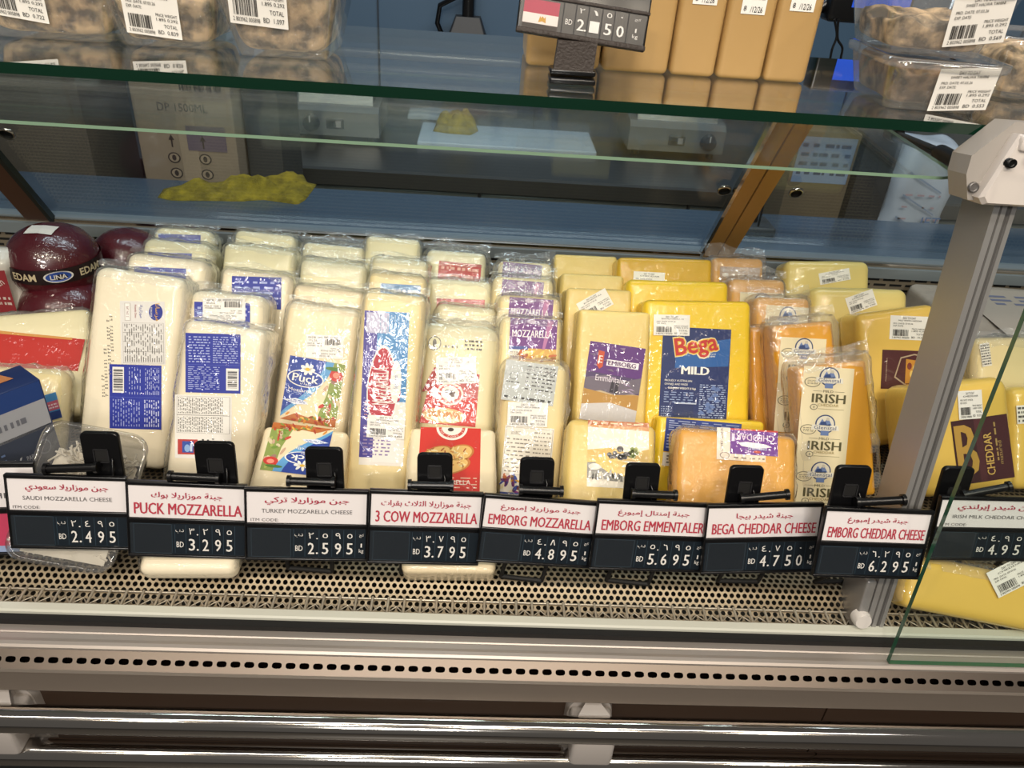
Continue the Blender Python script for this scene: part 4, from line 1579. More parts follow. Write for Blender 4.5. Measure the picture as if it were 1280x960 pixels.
# column F
F0 = P('F0', 'white pack lying in front with red label and half round emblem', MOZZB, (511, 532), (621, 536), (509, 612), (618, 616), ztop=0.962, tilt=28, t=0.045, h=0.192, r=0.008)
lab(F0, 'label', (526, 534), (601, 536), (523, 615), d_cowbig)
F1 = P('F1', 'white pack in clear bag with red label and round emblem, black date stamp on top', MOZZC, (531, 403), (620, 407), (512, 560), (618, 562), ztop=1.055, tilt=58, t=0.065, wrap=dict(grow=0.008, top=0.03, flap=0.014, frontlow=0.016), r=0.02)
lab(F1, 'label', (530, 458), (600, 464), (522, 528), d_cow)
lab(F1, 'price_sticker', (545, 447), (595, 446), (546, 480), d_sticker, off=0.0024, title='3 COW MOZZARELLA BLOCK', seed=9, total='5.880')


def d_f1stamp(A):
    A.ell(0.13, 0.55, 0.12, 0.42, '#6c6a5e', 0)
    A.ell(0.13, 0.55, 0.105, 0.36, '#e3deb8', 1)
    A.ell(0.13, 0.55, 0.035, 0.25, '#6c6a5e', 2)
    A.lines(0.68, 0.2, 1.0, 0.9, 3, '#57554c', 1, 3, fill=0.5)
    A.lines(0.32, 0.3, 0.55, 0.5, 1, '#57554c', 1, 5, fill=0.7)


lab(F1, 'date_stamp', (535, 419), (603, 423), (535, 440), d_f1stamp)
F2 = P('F2', 'white pack second in the red label row', MOZZC, (548, 378), (618, 387), (535, 500), (610, 506), ztop=1.065, t=0.055, wrap=WS)
F3 = P('F3', 'white pack third in the red label row, red strip showing', MOZZC, (536, 347), (613, 352), (525, 500), (606, 504), ztop=1.08, t=0.065, wrap=WS)
lab(F3, 'label', (546, 373), (606, 375), (546, 420), d_plain, c='#b52a22', line='#e0a090', rows=4)
F4 = P('F4', 'white pack at the back of the red label row, red strip showing', MOZZC, (535, 313), (607, 315), (524, 450), (600, 452), ztop=1.083, t=0.065, wrap=WL)
lab(F4, 'label', (549, 326), (602, 331), (548, 360), d_plain, c='#b52a22', line='#e0a090', rows=3)

# column G
G0 = P('G0', 'tall pale pack with grey sticker on top and nutrition table below', MOZZD, (629, 450), (711, 456), (621, 610), (700, 613), ztop=1.03, tilt=60, t=0.042, wrap=dict(grow=0.006, top=0.02, flap=0.0, low=0.1, frontlow=0.012), r=0.016)
lab(G0, 'grey_sticker', (633, 449), (698, 458), (633, 500), d_greystick)
lab(G0, 'price_sticker', (635, 502), (685, 504), (635, 532), d_sticker, off=0.0024, title='MOZZARELLA EMBORG', seed=10, total='10.335')
lab(G0, 'label', (632, 531), (693, 536), (624, 618), d_nutri)
G1 = P('G1', 'pale mozzarella block with purple lettered label above food picture', MOZZD, (626, 396), (702, 398), (618, 560), (695, 562), ztop=1.062, tilt=60, t=0.055, wrap=WS)
lab(G1, 'label', (638, 397), (697, 400), (636, 450), d_pmozz)
G2 = P('G2', 'pale mozzarella block second in the purple label row', MOZZD, (624, 367), (700, 373), (614, 520), (692, 524), ztop=1.075, t=0.055, wrap=WS)
lab(G2, 'label', (637, 371), (692, 375), (635, 420), d_pmozz)
G3 = P('G3', 'pale mozzarella block third in the purple label row', MOZZD, (617, 345), (692, 349), (608, 480), (684, 484), ztop=1.08, t=0.055, wrap=WL)
lab(G3, 'label', (628, 349), (680, 353), (626, 400), d_pmozz)
G4 = P('G4', 'pale mozzarella block at the back of the purple label row, in crumpled film', MOZZD, (624, 326), (690, 328), (616, 450), (684, 452), ztop=1.083, t=0.055, wrap=WL)
lab(G4, 'label', (629, 327), (678, 332), (627, 372), d_plain, c=PURP, line='#c9aed2', rows=4)

# column H
H0 = P('H0', 'pale yellow block lying in front with picture of fields, cheese and olives', EMMT, (711, 525), (821, 529), (705, 618), (818, 616), ztop=0.985, tilt=45, t=0.055, h=0.15, r=0.010)
lab(H0, 'label', (735, 525), (811, 529), (730, 608), d_field)
H1 = P('H1', 'pale yellow emmentaler block with purple label and sepia landscape', EMMT, (726, 385), (812, 392), (714, 560), (806, 564), ztop=1.065, tilt=60, t=0.062, r=0.006)
lab(H1, 'label', (738, 426), (807, 436), (727, 524), d_emm)
H2 = P('H2', 'pale yellow block with tilted white barcode sticker behind the purple label block', EMMT, (710, 357), (789, 365), (700, 520), (784, 524), ztop=1.075, t=0.062, r=0.006)
lab(H2, 'barcode_sticker', (720, 380), (756, 360), (728, 402), d_sticker, title='EMMENTAL', seed=12, total='9.650', pen=paper)
H3 = P('H3', 'pale yellow block third in the emmentaler row', EMMT, (703, 342), (779, 344), (695, 480), (774, 484), ztop=1.075, t=0.06, r=0.006)
H4 = P('H4', 'pale yellow block at the back of the emmentaler row', EMMT, (694, 318), (771, 320), (687, 450), (767, 452), ztop=1.083, t=0.062, r=0.006)

# column I
I0 = P('I0', 'bright yellow block lying low with dark blue label corner behind orange block', BEGA, (823, 520), (957, 529), (818, 618), (950, 620), ytop=0.89, tilt=60, t=0.035, h=0.12, r=0.006)
lab(I0, 'label', (833, 522), (927, 530), (833, 582), d_yellow_low)
I1 = P('I1', 'big bright yellow cheddar block with large blue label reading MILD', BEGA, (804, 373), (942, 378), (805, 560), (934, 562), ztop=1.075, tilt=60, t=0.062, r=0.010)
lab(I1, 'label', (829, 408), (914, 412), (828, 524), d_yel)
lab(I1, 'price_sticker', (817, 393), (862, 394), (819, 419), d_sticker, off=0.0022, title='BEGA MILD CHEDDAR 11K', seed=13, total='11.350')
I2 = P('I2', 'bright yellow cheddar block second in the large blue label row', BEGA, (786, 347), (911, 354), (780, 520), (908, 524), ztop=1.08, t=0.062, r=0.010)
I3 = P('I3', 'deep yellow cheddar block at the back of the blue label row, white sticker edge', BEGAD, (774, 318), (890, 327), (768, 470), (888, 474), ztop=1.083, t=0.062, r=0.008)
lab(I3, 'barcode_sticker', (792, 339), (831, 341), (791, 366), d_sticker, title='CHEDDAR', seed=14, total='9.120')

# column J: orange block lying in front
J0 = P('J0', 'orange marbled cheddar block lying in front with purple label turned upside down', CHED, (848, 534), (998, 543), (845, 626), (996, 628), ztop=0.985, tilt=48, t=0.045, h=0.135, r=0.012, wrap=dict(grow=0.003, top=0.012, flap=0.0, frontlow=0.006, low=0.1))
lab(J0, 'label', (896, 534), (972, 539), (895, 574), d_purplecheddar)

# column K, L: orange blocks and the amber irish packs
L0 = P('L0', 'amber cheddar pack with repeated cream label lettered IRISH, in a loose clear bag in front', IRISH, (1002, 453), (1079, 457), (1007, 628), (1101, 622), ztop=1.035, tilt=62, t=0.045, r=0.006, wrap=dict(grow=0.014, top=0.03, flap=0.02, frontlow=0.012, low=0.02))
lab(L0, 'label', (1005, 457), (1068, 461), (1017, 635), d_irish)
L1 = P('L1', 'amber cheddar pack with cream label in a clear bag, behind the one lettered IRISH', IRISH, (968, 403), (1041, 405), (976, 560), (1050, 562), ztop=1.05, tilt=62, t=0.045, r=0.006, wrap=dict(grow=0.012, top=0.03, flap=0.02, frontlow=0.012, low=0.05))
lab(L1, 'label', (976, 421), (1033, 424), (981, 540), d_irish, n=2)
K1 = P('K1', 'orange cheddar block leaning left of the bagged amber packs', IRISH, (938, 408), (1000, 406), (941, 580), (1004, 580), ztop=1.03, tilt=62, t=0.04, r=0.008, wrap=dict(grow=0.003, top=0.012, flap=0.0, frontlow=0.008))
K2 = P('K2', 'orange cheddar pack in clear bag, second from the back in its row', CHED, (945, 371), (1013, 373), (940, 520), (1010, 522), ztop=1.07, t=0.05, wrap=WL)
lab(K2, 'label', (958, 381), (1011, 385), (956, 440), d_irish, n=1)
K3 = P('K3', 'orange cheddar pack in clear bag with no label showing', CHED, (914, 348), (982, 350), (908, 490), (978, 492), ztop=1.075, t=0.05, wrap=WL)
lab(K3, 'label', (925, 365), (980, 367), (923, 420), d_irish, n=1)
K4 = P('K4', 'orange cheddar pack in clear bag at the back beside deep yellow block', CHED, (891, 321), (955, 323), (886, 460), (952, 462), ztop=1.08, t=0.05, wrap=WL)
lab(K4, 'label', (900, 333), (950, 335), (899, 390), d_plain, c='#b59c86', line='#efe8dc', rows=5)

# column M: big yellow blocks
M0 = P('M0', 'big pale yellow block with maroon label and large gold letter, behind the grey post', PALEY, (1140, 473), (1262, 480), (1150, 612), (1278, 614), ztop=1.025, tilt=58, t=0.085, r=0.018)
lab(M0, 'label', (1188, 527), (1258, 517), (1176, 610), d_bigE)
lab(M0, 'price_sticker', (1196, 489), (1226, 487), (1194, 525), d_sticker, off=0.0016, title='CHEDDAR', seed=15, total='10.315')
M1 = P('M1', 'big pale yellow block with maroon shield label and white price sticker', PALEY, (1070, 384), (1174, 387), (1090, 560), (1190, 562), ztop=1.06, tilt=60, t=0.07, r=0.014)
lab(M1, 'label', (1103, 437), (1160, 439), (1108, 486), d_maroon)
lab(M1, 'price_sticker', (1113, 394), (1160, 396), (1113, 424), d_sticker, title='MILD WHITE CHEDDAR', seed=16, total='10.530')
M2 = P('M2', 'soft yellow block with slanted white barcode sticker, second from the back at right', PALEY2, (1018, 358), (1137, 361), (1012, 500), (1134, 502), ztop=1.07, t=0.065, r=0.016)
lab(M2, 'barcode_sticker', (1056, 373), (1090, 361), (1066, 392), d_sticker, title='CHEDDAR', seed=17, total='9.900')
M3 = P('M3', 'soft yellow block at the very back at right with white barcode sticker', PALEY2, (984, 324), (1089, 327), (980, 470), (1086, 472), ztop=1.08, t=0.062, r=0.014)
lab(M3, 'barcode_sticker', (1023, 342), (1061, 335), (1027, 356), d_sticker, title='CHEDDAR', seed=18, total='9.470')

# behind the front glass at right
N0 = P('N0', 'flat yellow block lying at the deck front behind the right glass, barcode sticker on it', PALEY, (1138, 704), (1322, 716), (1124, 770), (1322, 786), ztop=0.905, tilt=50, t=0.05, h='px', r=0.014, wrap=dict(grow=0.006, top=0.02, flap=0.0, frontlow=0.01, low=0.0))
lab(N0, 'barcode_sticker', (1230, 716), (1282, 690), (1240, 750), d_sticker, off=0.004, title='CHEDDAR', seed=19, total='6.480')
N1 = P('N1', 'white wrapped cheese block beyond the post at far right', MOZZD, (1222, 415), (1300, 428), (1222, 520), (1300, 530), ztop=1.03, t=0.05, r=0.014, wrap=WS)
lab(N1, 'barcode_sticker', (1224, 430), (1236, 428), (1220, 460), d_text, rows=8)
N2 = P('N2', 'yellow block with white sticker at the right picture edge', PALEY, (1266, 482), (1330, 486), (1268, 600), (1330, 600), ztop=1.0, tilt=58, t=0.05, r=0.014)
lab(N2, 'barcode_sticker', (1270, 507), (1300, 505), (1271, 530), d_text, rows=4)

# ------------------------------------------------------------------ price tags on their clip stands
RED = '#a8324a'
RED2 = '#b23347'
GR = '#5d5a5c'
CARD = '#e4dfe0'
NAVY = '#101a22'
AD = '٠١٢٣٤٥٦٧٨٩'
STRIPM = mat('price_strip_navy', '#111b24', rough=0.4)
POCK = mat('price_strip_edge', '#33434f', rough=0.3)


def tag_stand(label, TL, TR, BL, BR, plate, arm, loop, arabic, latin, big, price, itm=False, yaw=4.5, ytop=0.682, tilt=74, kg=True, pink=False):
    S = plane_pack(TL, TR, BL, BR, tilt, ytop=ytop, yaw=yaw)
    finish_plane(S, S.hpx)
    W, H = S.w, S.h
    root = empty('price_tag', label, 'price tag', S.M, 'price tags along the cheese front')
    # the card origin: x runs from -W/2 to W/2
    b = MB()
    b.bbox(-W / 2, W / 2, 0.0, 0.004, 0, H, BLACK, 0.0016, 2)
    e = 0.0022
    b.bbox(-W / 2, W / 2, -0.003, 0.004, H - e * 1.6, H + 0.001, BLACK, 0.0012, 2)
    b.bbox(-W / 2, W / 2, -0.003, 0.004, -0.001, e, BLACK, 0.0012, 2)
    b.bbox(-W / 2, -W / 2 + e, -0.0025, 0.004, 0, H, BLACK, 0.001, 2)
    b.bbox(W / 2 - e, W / 2, -0.0025, 0.004, 0, H, BLACK, 0.001, 2)
    b.bbox(-W / 2, W / 2, -0.0022, 0.003, 0.455 * H, 0.52 * H, BLACK, 0.001, 2)
    b.build('tag_frame', root)
    A = Art(W * 0.96, H * 0.425, paper, (-W * 0.48, H * 0.523), 0, 0.0006)
    A.rect(0, 0, 1, 1, CARD)
    if pink:
        A.txt('CHEESE', 0.75, 0.30, 0.14, GR, wd=0.4)
    elif big:
        A.txt(ar(arabic), 0.50, 0.72, 0.23, RED, wd=min(0.82, 0.036 * len(arabic)), bold=0.02)
        A.txt(latin, 0.51, 0.30, 0.36, RED2, wd=min(0.93, 0.062 * len(latin)), bold=0.026)
    else:
        A.txt(ar(arabic), 0.50, 0.73, 0.27, RED, wd=0.70, bold=0.025)
        A.txt(latin, 0.50, 0.40, 0.13, GR, wd=0.76)
        if itm:
            A.txt('ITM CODE:', 0.03, 0.10, 0.095, GR, wd=0.23, al='l')
    A.b.build('name_card', root)
    A = Art(W * 0.96, H * 0.43, paper, (-W * 0.48, H * 0.025), 0, 0.0006)
    if pink:
        A.rect(0, 0, 1, 1, '#b8395a')
        A.rect(0, 0, 1, 0.16, '#8fa0c4', 1)
        A.txt(price, 0.86, 0.45, 0.30, '#efe6e6', wd=0.34, bold=0.02)
        A.b.build('price_strip', root)
    else:
        A.rect(0, 0, 1, 1, STRIPM)
        A.rect(0.03, 0.03, 0.034, 0.97, POCK, 1)
        for x in (0.36, 0.385, 0.48, 0.60, 0.71, 0.81, 0.91):
            A.rect(x, 0.04, x + 0.004, 0.96, POCK, 1)
        A.rect(0.04, 0.02, 0.36, 0.035, POCK, 1)
        A.rect(0.04, 0.95, 0.36, 0.965, POCK, 1)
        WH = '#dedbd6'
        A.txt(ar('د.ب'), 0.43, 0.76, 0.13, WH, wd=0.07)
        A.txt('BD', 0.432, 0.33, 0.18, WH, wd=0.062, bold=0.01)
        d = price.replace('.', '')
        xs = (0.535, 0.655, 0.765, 0.865)
        for i, c in enumerate(d):
            A.txt(AD[int(c)], xs[i], 0.76, 0.20 if c not in '05' else (0.15 if c == '5' else 0.05), WH, wd=0.045 if c != '0' else 0.02)
            A.txt(c, xs[i], 0.33, 0.38, WH, wd=0.052, bold=0.012)
        A.ell(0.585, 0.17, 0.009, 0.03, WH, 3)
        A.ell(0.585, 0.66, 0.007, 0.02, WH, 3)
        if kg:
            A.txt('1', 0.965, 0.45, 0.13, WH, wd=0.012)
            A.txt('kg', 0.965, 0.25, 0.16, WH, wd=0.04)
            A.txt(ar('كج'), 0.965, 0.78, 0.12, WH, wd=0.04)
        A.b.build('price_strip', root)
        # clear pocket sliding cover over the strip
        b = MB()
        b.box(-W * 0.478, -W * 0.13, -0.0032, -0.0026, H * 0.03, H * 0.455, POCKET)
        b.build('clear_pocket', root)
    # clip plate behind, arm and foot
    if plate:
        Pp = S.M.inverted()

        def tolocal(p):
            return Pp @ Vector(p)
        pts = []
        (x0, y0, x1, y1, sk) = plate
        yb = ytop + 0.012
        up3 = [Vector(aty(x0 + sk, y0, yb + 0.010)), Vector(aty(x1 + sk, y0 + 2, yb + 0.010)), Vector(aty(x1, y1, yb)), Vector(aty(x0, y1, yb))]
        c = sum(up3, Vector()) / 4
        ex = ((up3[1] - up3[0]) + (up3[2] - up3[3])) / 2
        ey = ((up3[0] - up3[3]) + (up3[1] - up3[2])) / 2
        w2, h2 = ex.length, ey.length
        ex.normalize()
        ey = (ey - ex * ey.dot(ex)).normalized()
        ez = ex.cross(ey)
        b = MB()
        ext = 0.035                 # the plate carries on down behind the tag
        Mx = Matrix(((ex.x, -ez.x, ey.x, c.x), (ex.y, -ez.y, ey.y, c.y), (ex.z, -ez.z, ey.z, c.z), (0, 0, 0, 1)))
        Mx = Pp @ Mx
        b.loft([[(q[0], yy, q[1]) for q in rrect(w2 - g, h2 + ext - g, 0.006, 5, 0, -ext / 2)] for yy, g in ((0.004, 0), (0, 0), (-0.001, 0.002))], BLACK, cap0=True, cap1=True, M=Mx)
        s = w2 * 0.20
        for (a0, a1, b0, b1) in ((-s, s, s - 0.0012, s), (-s, s, -s, -s + 0.0012), (-s, -s + 0.0012, -s, s), (s - 0.0012, s, -s, s)):
            b.box(a0, a1, -0.0022, -0.0008, b0 - h2 * 0.05, b1 - h2 * 0.05, mat('black_gloss_edge', '#2a2a2c', rough=0.12), Mx)
        b.box(-s * 0.8, s * 0.8, -0.0012, -0.0009, -s * 0.8 - h2 * 0.05, s * 0.8 - h2 * 0.05, BLACKM, Mx)
        b.tube([Mx @ Vector((w2 * 0.27, -0.001, -h2 * 0.12)), Mx @ Vector((w2 * 0.30, -0.005, -h2 * 0.2)), Mx @ Vector((w2 * 0.28, -0.006, -h2 * 0.48))], 0.0012, BLACK, 6)
        b.build('clip_plate', root)
        (ax0, ay0, ax1, ay1) = arm
        b = MB()
        ya = ytop + 0.004
        q0, q1 = tolocal(aty(ax0, ay0, ya)), tolocal(aty(ax1, ay1, ya))
        b.tube([q0, q1], 0.0046, BLACK, 14)
        d = (q1 - q0).normalized()
        b.tube([q0 - d * 0.001, q0 + d * 0.003], 0.0066, BLACK, 14)
        b.tube([q1 - d * 0.003, q1 + d * 0.001], 0.0066, BLACK, 14)
        b.tube([q0 + Vector((0, 0.004, -0.004)), q1 + Vector((0, 0.004, -0.004))], 0.003, BLACK, 8)
        b.build('clip_arm', root)
        (lx0, ly0, lx1, ly1) = loop
        b = MB()
        zf = DECK + 0.0022
        f0, f1 = tolocal(atz(lx0, ly0, zf)), tolocal(atz(lx1, ly1, zf))
        u0, u1 = Vector((f0.x + 0.002, 0.003, 0.02)), Vector((f1.x + 0.002, 0.003, 0.02))
        b.tube([u0, f0 * 0.9 + u0 * 0.1, f0, f0 * 0.95 + f1 * 0.05], 0.0027, BLACKM, 8)
        b.tube([f0, f1], 0.003, BLACKM, 8)
        b.tube([f1 * 0.95 + f0 * 0.05, f1, f1 * 0.9 + u1 * 0.1, u1], 0.0027, BLACKM, 8)
        b.build('wire_foot', root)
    return S


tag_stand('leftmost price tag, mostly cut off by the picture edge, pink price strip', (-112, 574), (40, 583), (-98, 688), (64, 697), None, None, None, '', '', False, '.39', pink=True, ytop=0.700)
tag_stand('price tag reading 2.495 in front of the shredded cheese tub', (1, 598), (163, 592), (19, 686), (160, 683), (103, 540, 151, 592, 0), (57, 586, 122, 584), (93, 695, 148, 697), 'جبن موزاريلا سعودي', 'SAUDI MOZZARELLA CHEESE', False, '2.495', itm=True, kg=False)
tag_stand('price tag reading 3.295 with red capitals, second whole tag from left', (156, 601), (310, 607), (162, 695), (308, 695), (244, 552, 294, 604, 1), (212, 595, 274, 598), (223, 705, 280, 710), 'جبنة موزاريلا بوك', 'PUCK MOZZARELLA', True, '3.295', kg=False)
tag_stand('price tag reading 2.595 with grey capitals under red script', (305, 610), (462, 613), (307, 698), (459, 700), (381, 559, 428, 608, 2), (360, 601, 418, 603), (360, 710, 415, 714), 'جبن موزاريلا تركي', 'TURKEY MOZZARELLA CHEESE', False, '2.595', itm=True)
tag_stand('price tag reading 3.795 with red capitals in front of the red label pack', (461, 614), (606, 615), (459, 703), (597, 704), (521, 566, 565, 608, 1), (511, 606, 566, 607), (501, 715, 555, 719), 'جبنة موزاريلا الثلاث بقرات', '3 COW MOZZARELLA', True, '3.795', kg=False)
tag_stand('price tag reading 4.895 with red capitals, below the nutrition table pack', (605, 622), (750, 624), (594, 703), (736, 706), (647, 572, 690, 614, 5), (650, 612, 703, 614), (626, 720, 677, 726), 'جبنة موزاريلا إمبورغ', 'EMBORG MOZZARELLA', True, '4.895')
tag_stand('price tag reading 5.695 with red capitals, below the fields picture block', (747, 627), (891, 628), (735, 711), (876, 713), (778, 579, 821, 622, 6), (790, 617, 845, 619), (758, 725, 810, 730), 'جبنة إمنتال إمبورغ', 'EMBORG EMMENTALER', True, '5.695')
tag_stand('price tag reading 4.750 with red capitals, below the orange block', (884, 635), (1030, 625), (874, 719), (1018, 710), (908, 582, 950, 630, 4), (926, 623, 985, 618), (897, 726, 947, 727), 'جبنة شيدر بيجا', 'BEGA CHEDDAR CHEESE', True, '4.750', yaw=3)
tag_stand('price tag reading 6.295 with red capitals, just left of the front glass edge', (1032, 640), (1168, 633), (1012, 725), (1150, 716), (1038, 582, 1082, 636, 6), (1070, 628, 1130, 625), (1018, 727, 1074, 726), 'جبنة شيدر إمبورغ', 'EMBORG CHEDDAR CHEESE', True, '6.295', yaw=2, ytop=0.632)
tag_stand('rightmost price tag reading 4.950, behind the front glass', (1174, 640), (1325, 604), (1152, 714), (1308, 684), (1172, 584, 1211, 640, 0), (1204, 619, 1262, 608), (1172, 732, 1222, 730), 'جبن شيدر إيرلندي', 'IRISH MILK CHEDDAR CHEESE', False, '4.950', itm=True, yaw=2)

# ------------------------------------------------------------------ left end of the deck
# tub of shredded cheese lying tilted, its clear lid towards the shopper
S = plane_pack((58, 532), (190, 540), (5, 690), (140, 706), 44, ztop=0.985)
finish_plane(S, (S.P0[2] - 0.874) / math.sin(S.t) / S.up[1])
tub = empty('cheese_tub', 'clear plastic tub of shredded white cheese lying tilted behind the 2.495 tag', 'food tub', S.M)
W, H, D = S.w, S.h, 0.036
b = MB()
rim = rrect(W, H, 0.018, 6, 0, H / 2)
loops = [[(x, 0.0, z) for x, z in rim], [(x * 1.0, 0.006, z) for x, z in rim], [(x * 0.94, 0.007, (z - H / 2) * 0.94 + H / 2) for x, z in rim], [(x * 0.84, D, (z - H / 2) * 0.84 + H / 2) for x, z in rim]]
GT_ = clear('grey_tub_plastic', tint=(0.80, 0.80, 0.79), haze=0.10, base=0.03, gain=1.2, rough=0.1, hazecol=(0.5, 0.5, 0.5))
b.loft(loops, GT_, cap1=True)
b.build('tub_body', tub)
b = MB()
lp = rrect(W + 0.004, H + 0.004, 0.023, 6, 0, H / 2)
b.loft([[(x, 0.003, z) for x, z in lp], [(x, -0.002, z) for x, z in lp], [(x * 0.93, -0.003, (z - H / 2) * 0.93 + H / 2) for x, z in lp], [(x * 0.91, 0.001, (z - H / 2) * 0.91 + H / 2) for x, z in lp]], GT_, cap1=True)
b.build('tub_lid', tub)
b = MB()
rn = random.Random(3)
SHR = mat('shredded_white', '#ece4d4', rough=0.6)
v, f = [], []
nx, nz = 16, 12
for j in range(nz + 1):
    for i in range(nx + 1):
        u = i / nx * 2 - 1
        zz = 0.008 + j / nz * H * (0.80 - 0.06 * u * u + 0.03 * math.sin(4 * u))
        v.append((u * W * 0.40, D * 0.55 - 0.012 * (1 - (j / nz) ** 2) + 0.004 * noise.noise(Vector((u * 4, j, 0))), zz))
for j in range(nz):
    for i in range(nx):
        a = j * (nx + 1) + i
        f.append([a, a + 1, a + nx + 2, a + nx + 1])
b.add(v, f, SHR, None, True)
for k in range(700):
    u = rn.uniform(-1, 1)
    zz = 0.01 + rn.random() * H * (0.81 - 0.06 * u * u)
    p = Vector((u * W * 0.39, D * 0.42 + rn.uniform(-0.006, 0.006), zz))
    a = rn.uniform(0, 6.28)
    d = Vector((math.cos(a), rn.uniform(-0.4, 0.4), math.sin(a))) * rn.uniform(0.004, 0.009)
    bend = Vector((rn.uniform(-1, 1), rn.uniform(-1, 1), rn.uniform(-1, 1))) * 0.002
    b.tube([p - d, p + bend, p + d], 0.0012, SHR, 5)
o = b.build('shredded_cheese', tub)
o['kind'] = 'stuff'

# cracker box
S = plane_pack((-70, 480), (50, 470), (-20, 640), (62, 572), 58, ztop=1.02)
c0, c1 = aty(48, 472, 0.83), aty(60, 575, 0.76)
bx = empty('cracker_box', 'dark blue and grey cracker carton with barcode at the left picture edge', 'carton')
top = [aty(-80, 500, 0.80), aty(32, 470, 0.86), aty(50, 478, 0.84), aty(-30, 590, 0.72)]
# an upright carton turned to the right: front edge runs from (50,475) down to (62,575)
e0 = Vector(aty(50, 474, 0.80))
yb = 0.80
lo = Vector((e0.x, e0.y, DECK))
dirL = Vector((-0.62, -0.78, 0)).normalized()
dirB = Vector((-0.80, 0.6, 0)).normalized()
Hh = e0.z - DECK
X3, Y3 = -dirL, Vector((0.78, -0.62, 0)).normalized() * -1
Mb = Matrix(((X3.x, Y3.x, 0, lo.x), (X3.y, Y3.y, 0, lo.y), (0, 0, 1, lo.z), (0, 0, 0, 1)))
bx.matrix_world = Mb
b = MB()
b.bbox(-0.16, 0.0, 0.0, 0.05, 0, Hh, mat('carton_blue', '#20305e', rough=0.35), 0.0015, 2)
b.build('carton', bx)
A = Art(0.156, Hh * 0.99, paper, (-0.158, 0.001), 0, 0.0004)
A.rect(0, 0, 1, 1, '#1f3366')
A.rect(0.55, 0.0, 1, 0.66, '#3b4252', 1)
A.rect(0.0, 0.64, 1, 0.86, '#a6a8ae', 1)
A.rect(0.0, 0.86, 1, 1, '#22407e', 1)
A.txt('K', 0.70, 0.42, 0.14, '#b9bcc4', 3, wd=0.07)
A.txt('PARVE', 0.80, 0.46, 0.04, '#b9bcc4', 3, wd=0.09)
A.ell(0.90, 0.50, 0.05, 0.06, '#7c828e', 3)
A.ell(0.90, 0.50, 0.042, 0.05, '#3b4252', 4)
A.rect(0.72, 0.06, 0.98, 0.28, '#c3c5c9', 2)
A.bars(0.74, 0.08, 0.96, 0.26, '#2d3038', 3, 16, 5)
A.lines(0.30, 0.06, 0.62, 0.58, 12, '#6f86b4', 3, 6, fill=0.35)
A.lines(0.5, 0.71, 0.85, 0.80, 1, '#6d6f78', 3, 7)
A.b.build('printed_side', bx)
A = Art(0.156, 0.046, paper, (0, 0), 0, 0)
b = MB()
tm = mat('carton_top_crackers', '#b4764a', rough=0.5, vary=0.35, vscale=220)
b.poly([(-0.158, 0.022, Hh + 0.0008), (-0.02, 0.022, Hh + 0.0008), (-0.03, 0.048, Hh + 0.0008), (-0.158, 0.048, Hh + 0.0008)], tm)
b.build('picture_of_crackers', bx)

# pale cheese wedge in film behind the carton and the slab with the red label on top of others
S = pack('Q1', 'cheese_pack', 'pale cheese block in crumpled film with small blue and pink label, behind the cracker carton', 'cheese', None, MOZZD, (-55, 452), (84, 462), (-60, 580), (62, 575), ztop=0.99, tilt=52, t=0.045, r=0.02, wrap=dict(grow=0.005, top=0.02, flap=0.0, low=0.1, frontlow=0.01))


def d_bp(A):
    A.rect(0, 0, 1, 1, '#3f83b6')
    A.rect(0, 0.35, 1, 0.7, '#c0596a', 1)
    A.lines(0.1, 0.4, 0.9, 0.62, 2, '#e8d6d6', 2, 4)
    A.rect(0, 0.0, 1, 0.3, '#22366e', 1)


lab(S, 'label', (56, 494), (70, 490), (56, 528), d_bp)
S = pack('Q2', 'cheese_pack', 'long pale slab with broad red label lying behind the cracker carton', 'cheese', None, MOZZC, (-60, 386), (110, 392), (-70, 470), (106, 470), ztop=1.01, tilt=40, t=0.05, h=0.16, r=0.012, wrap=dict(grow=0.003, top=0.01, flap=0.0, frontlow=0.006))


def d_redlab(A):
    A.poly([(0, 0), (1, 0), (1, 0.86), (0.5, 0.92), (0, 1)], '#b3261d')
    A.poly([(0, 1), (0.45, 0.93), (0.9, 0.88), (0.9, 0.82), (0.4, 0.86), (0, 0.9)], '#c98f4a', 1)


lab(S, 'red_label', (-50, 408), (108, 418), (-50, 455), d_redlab)

# round edam balls
EDAM = mat('edam_wax', '#4a0c18', rough=0.35, coat=1.0, crinkle=0.9, cscale=45)


def curved_text(b, t, z0, hcap, ang, R, m, width):
    v, f, x0, x1, y0, y1 = text_mesh(t, 0.02)
    s = hcap / (y1 - y0)
    sx = width / (x1 - x0)
    pts = []
    for x, y in v:
        a = ang + (x - (x0 + x1) / 2) * sx / R
        pts.append((R * math.sin(a), -R * math.cos(a), z0 + (y - (y0 + y1) / 2) * s))
    b.add(pts, f, m)


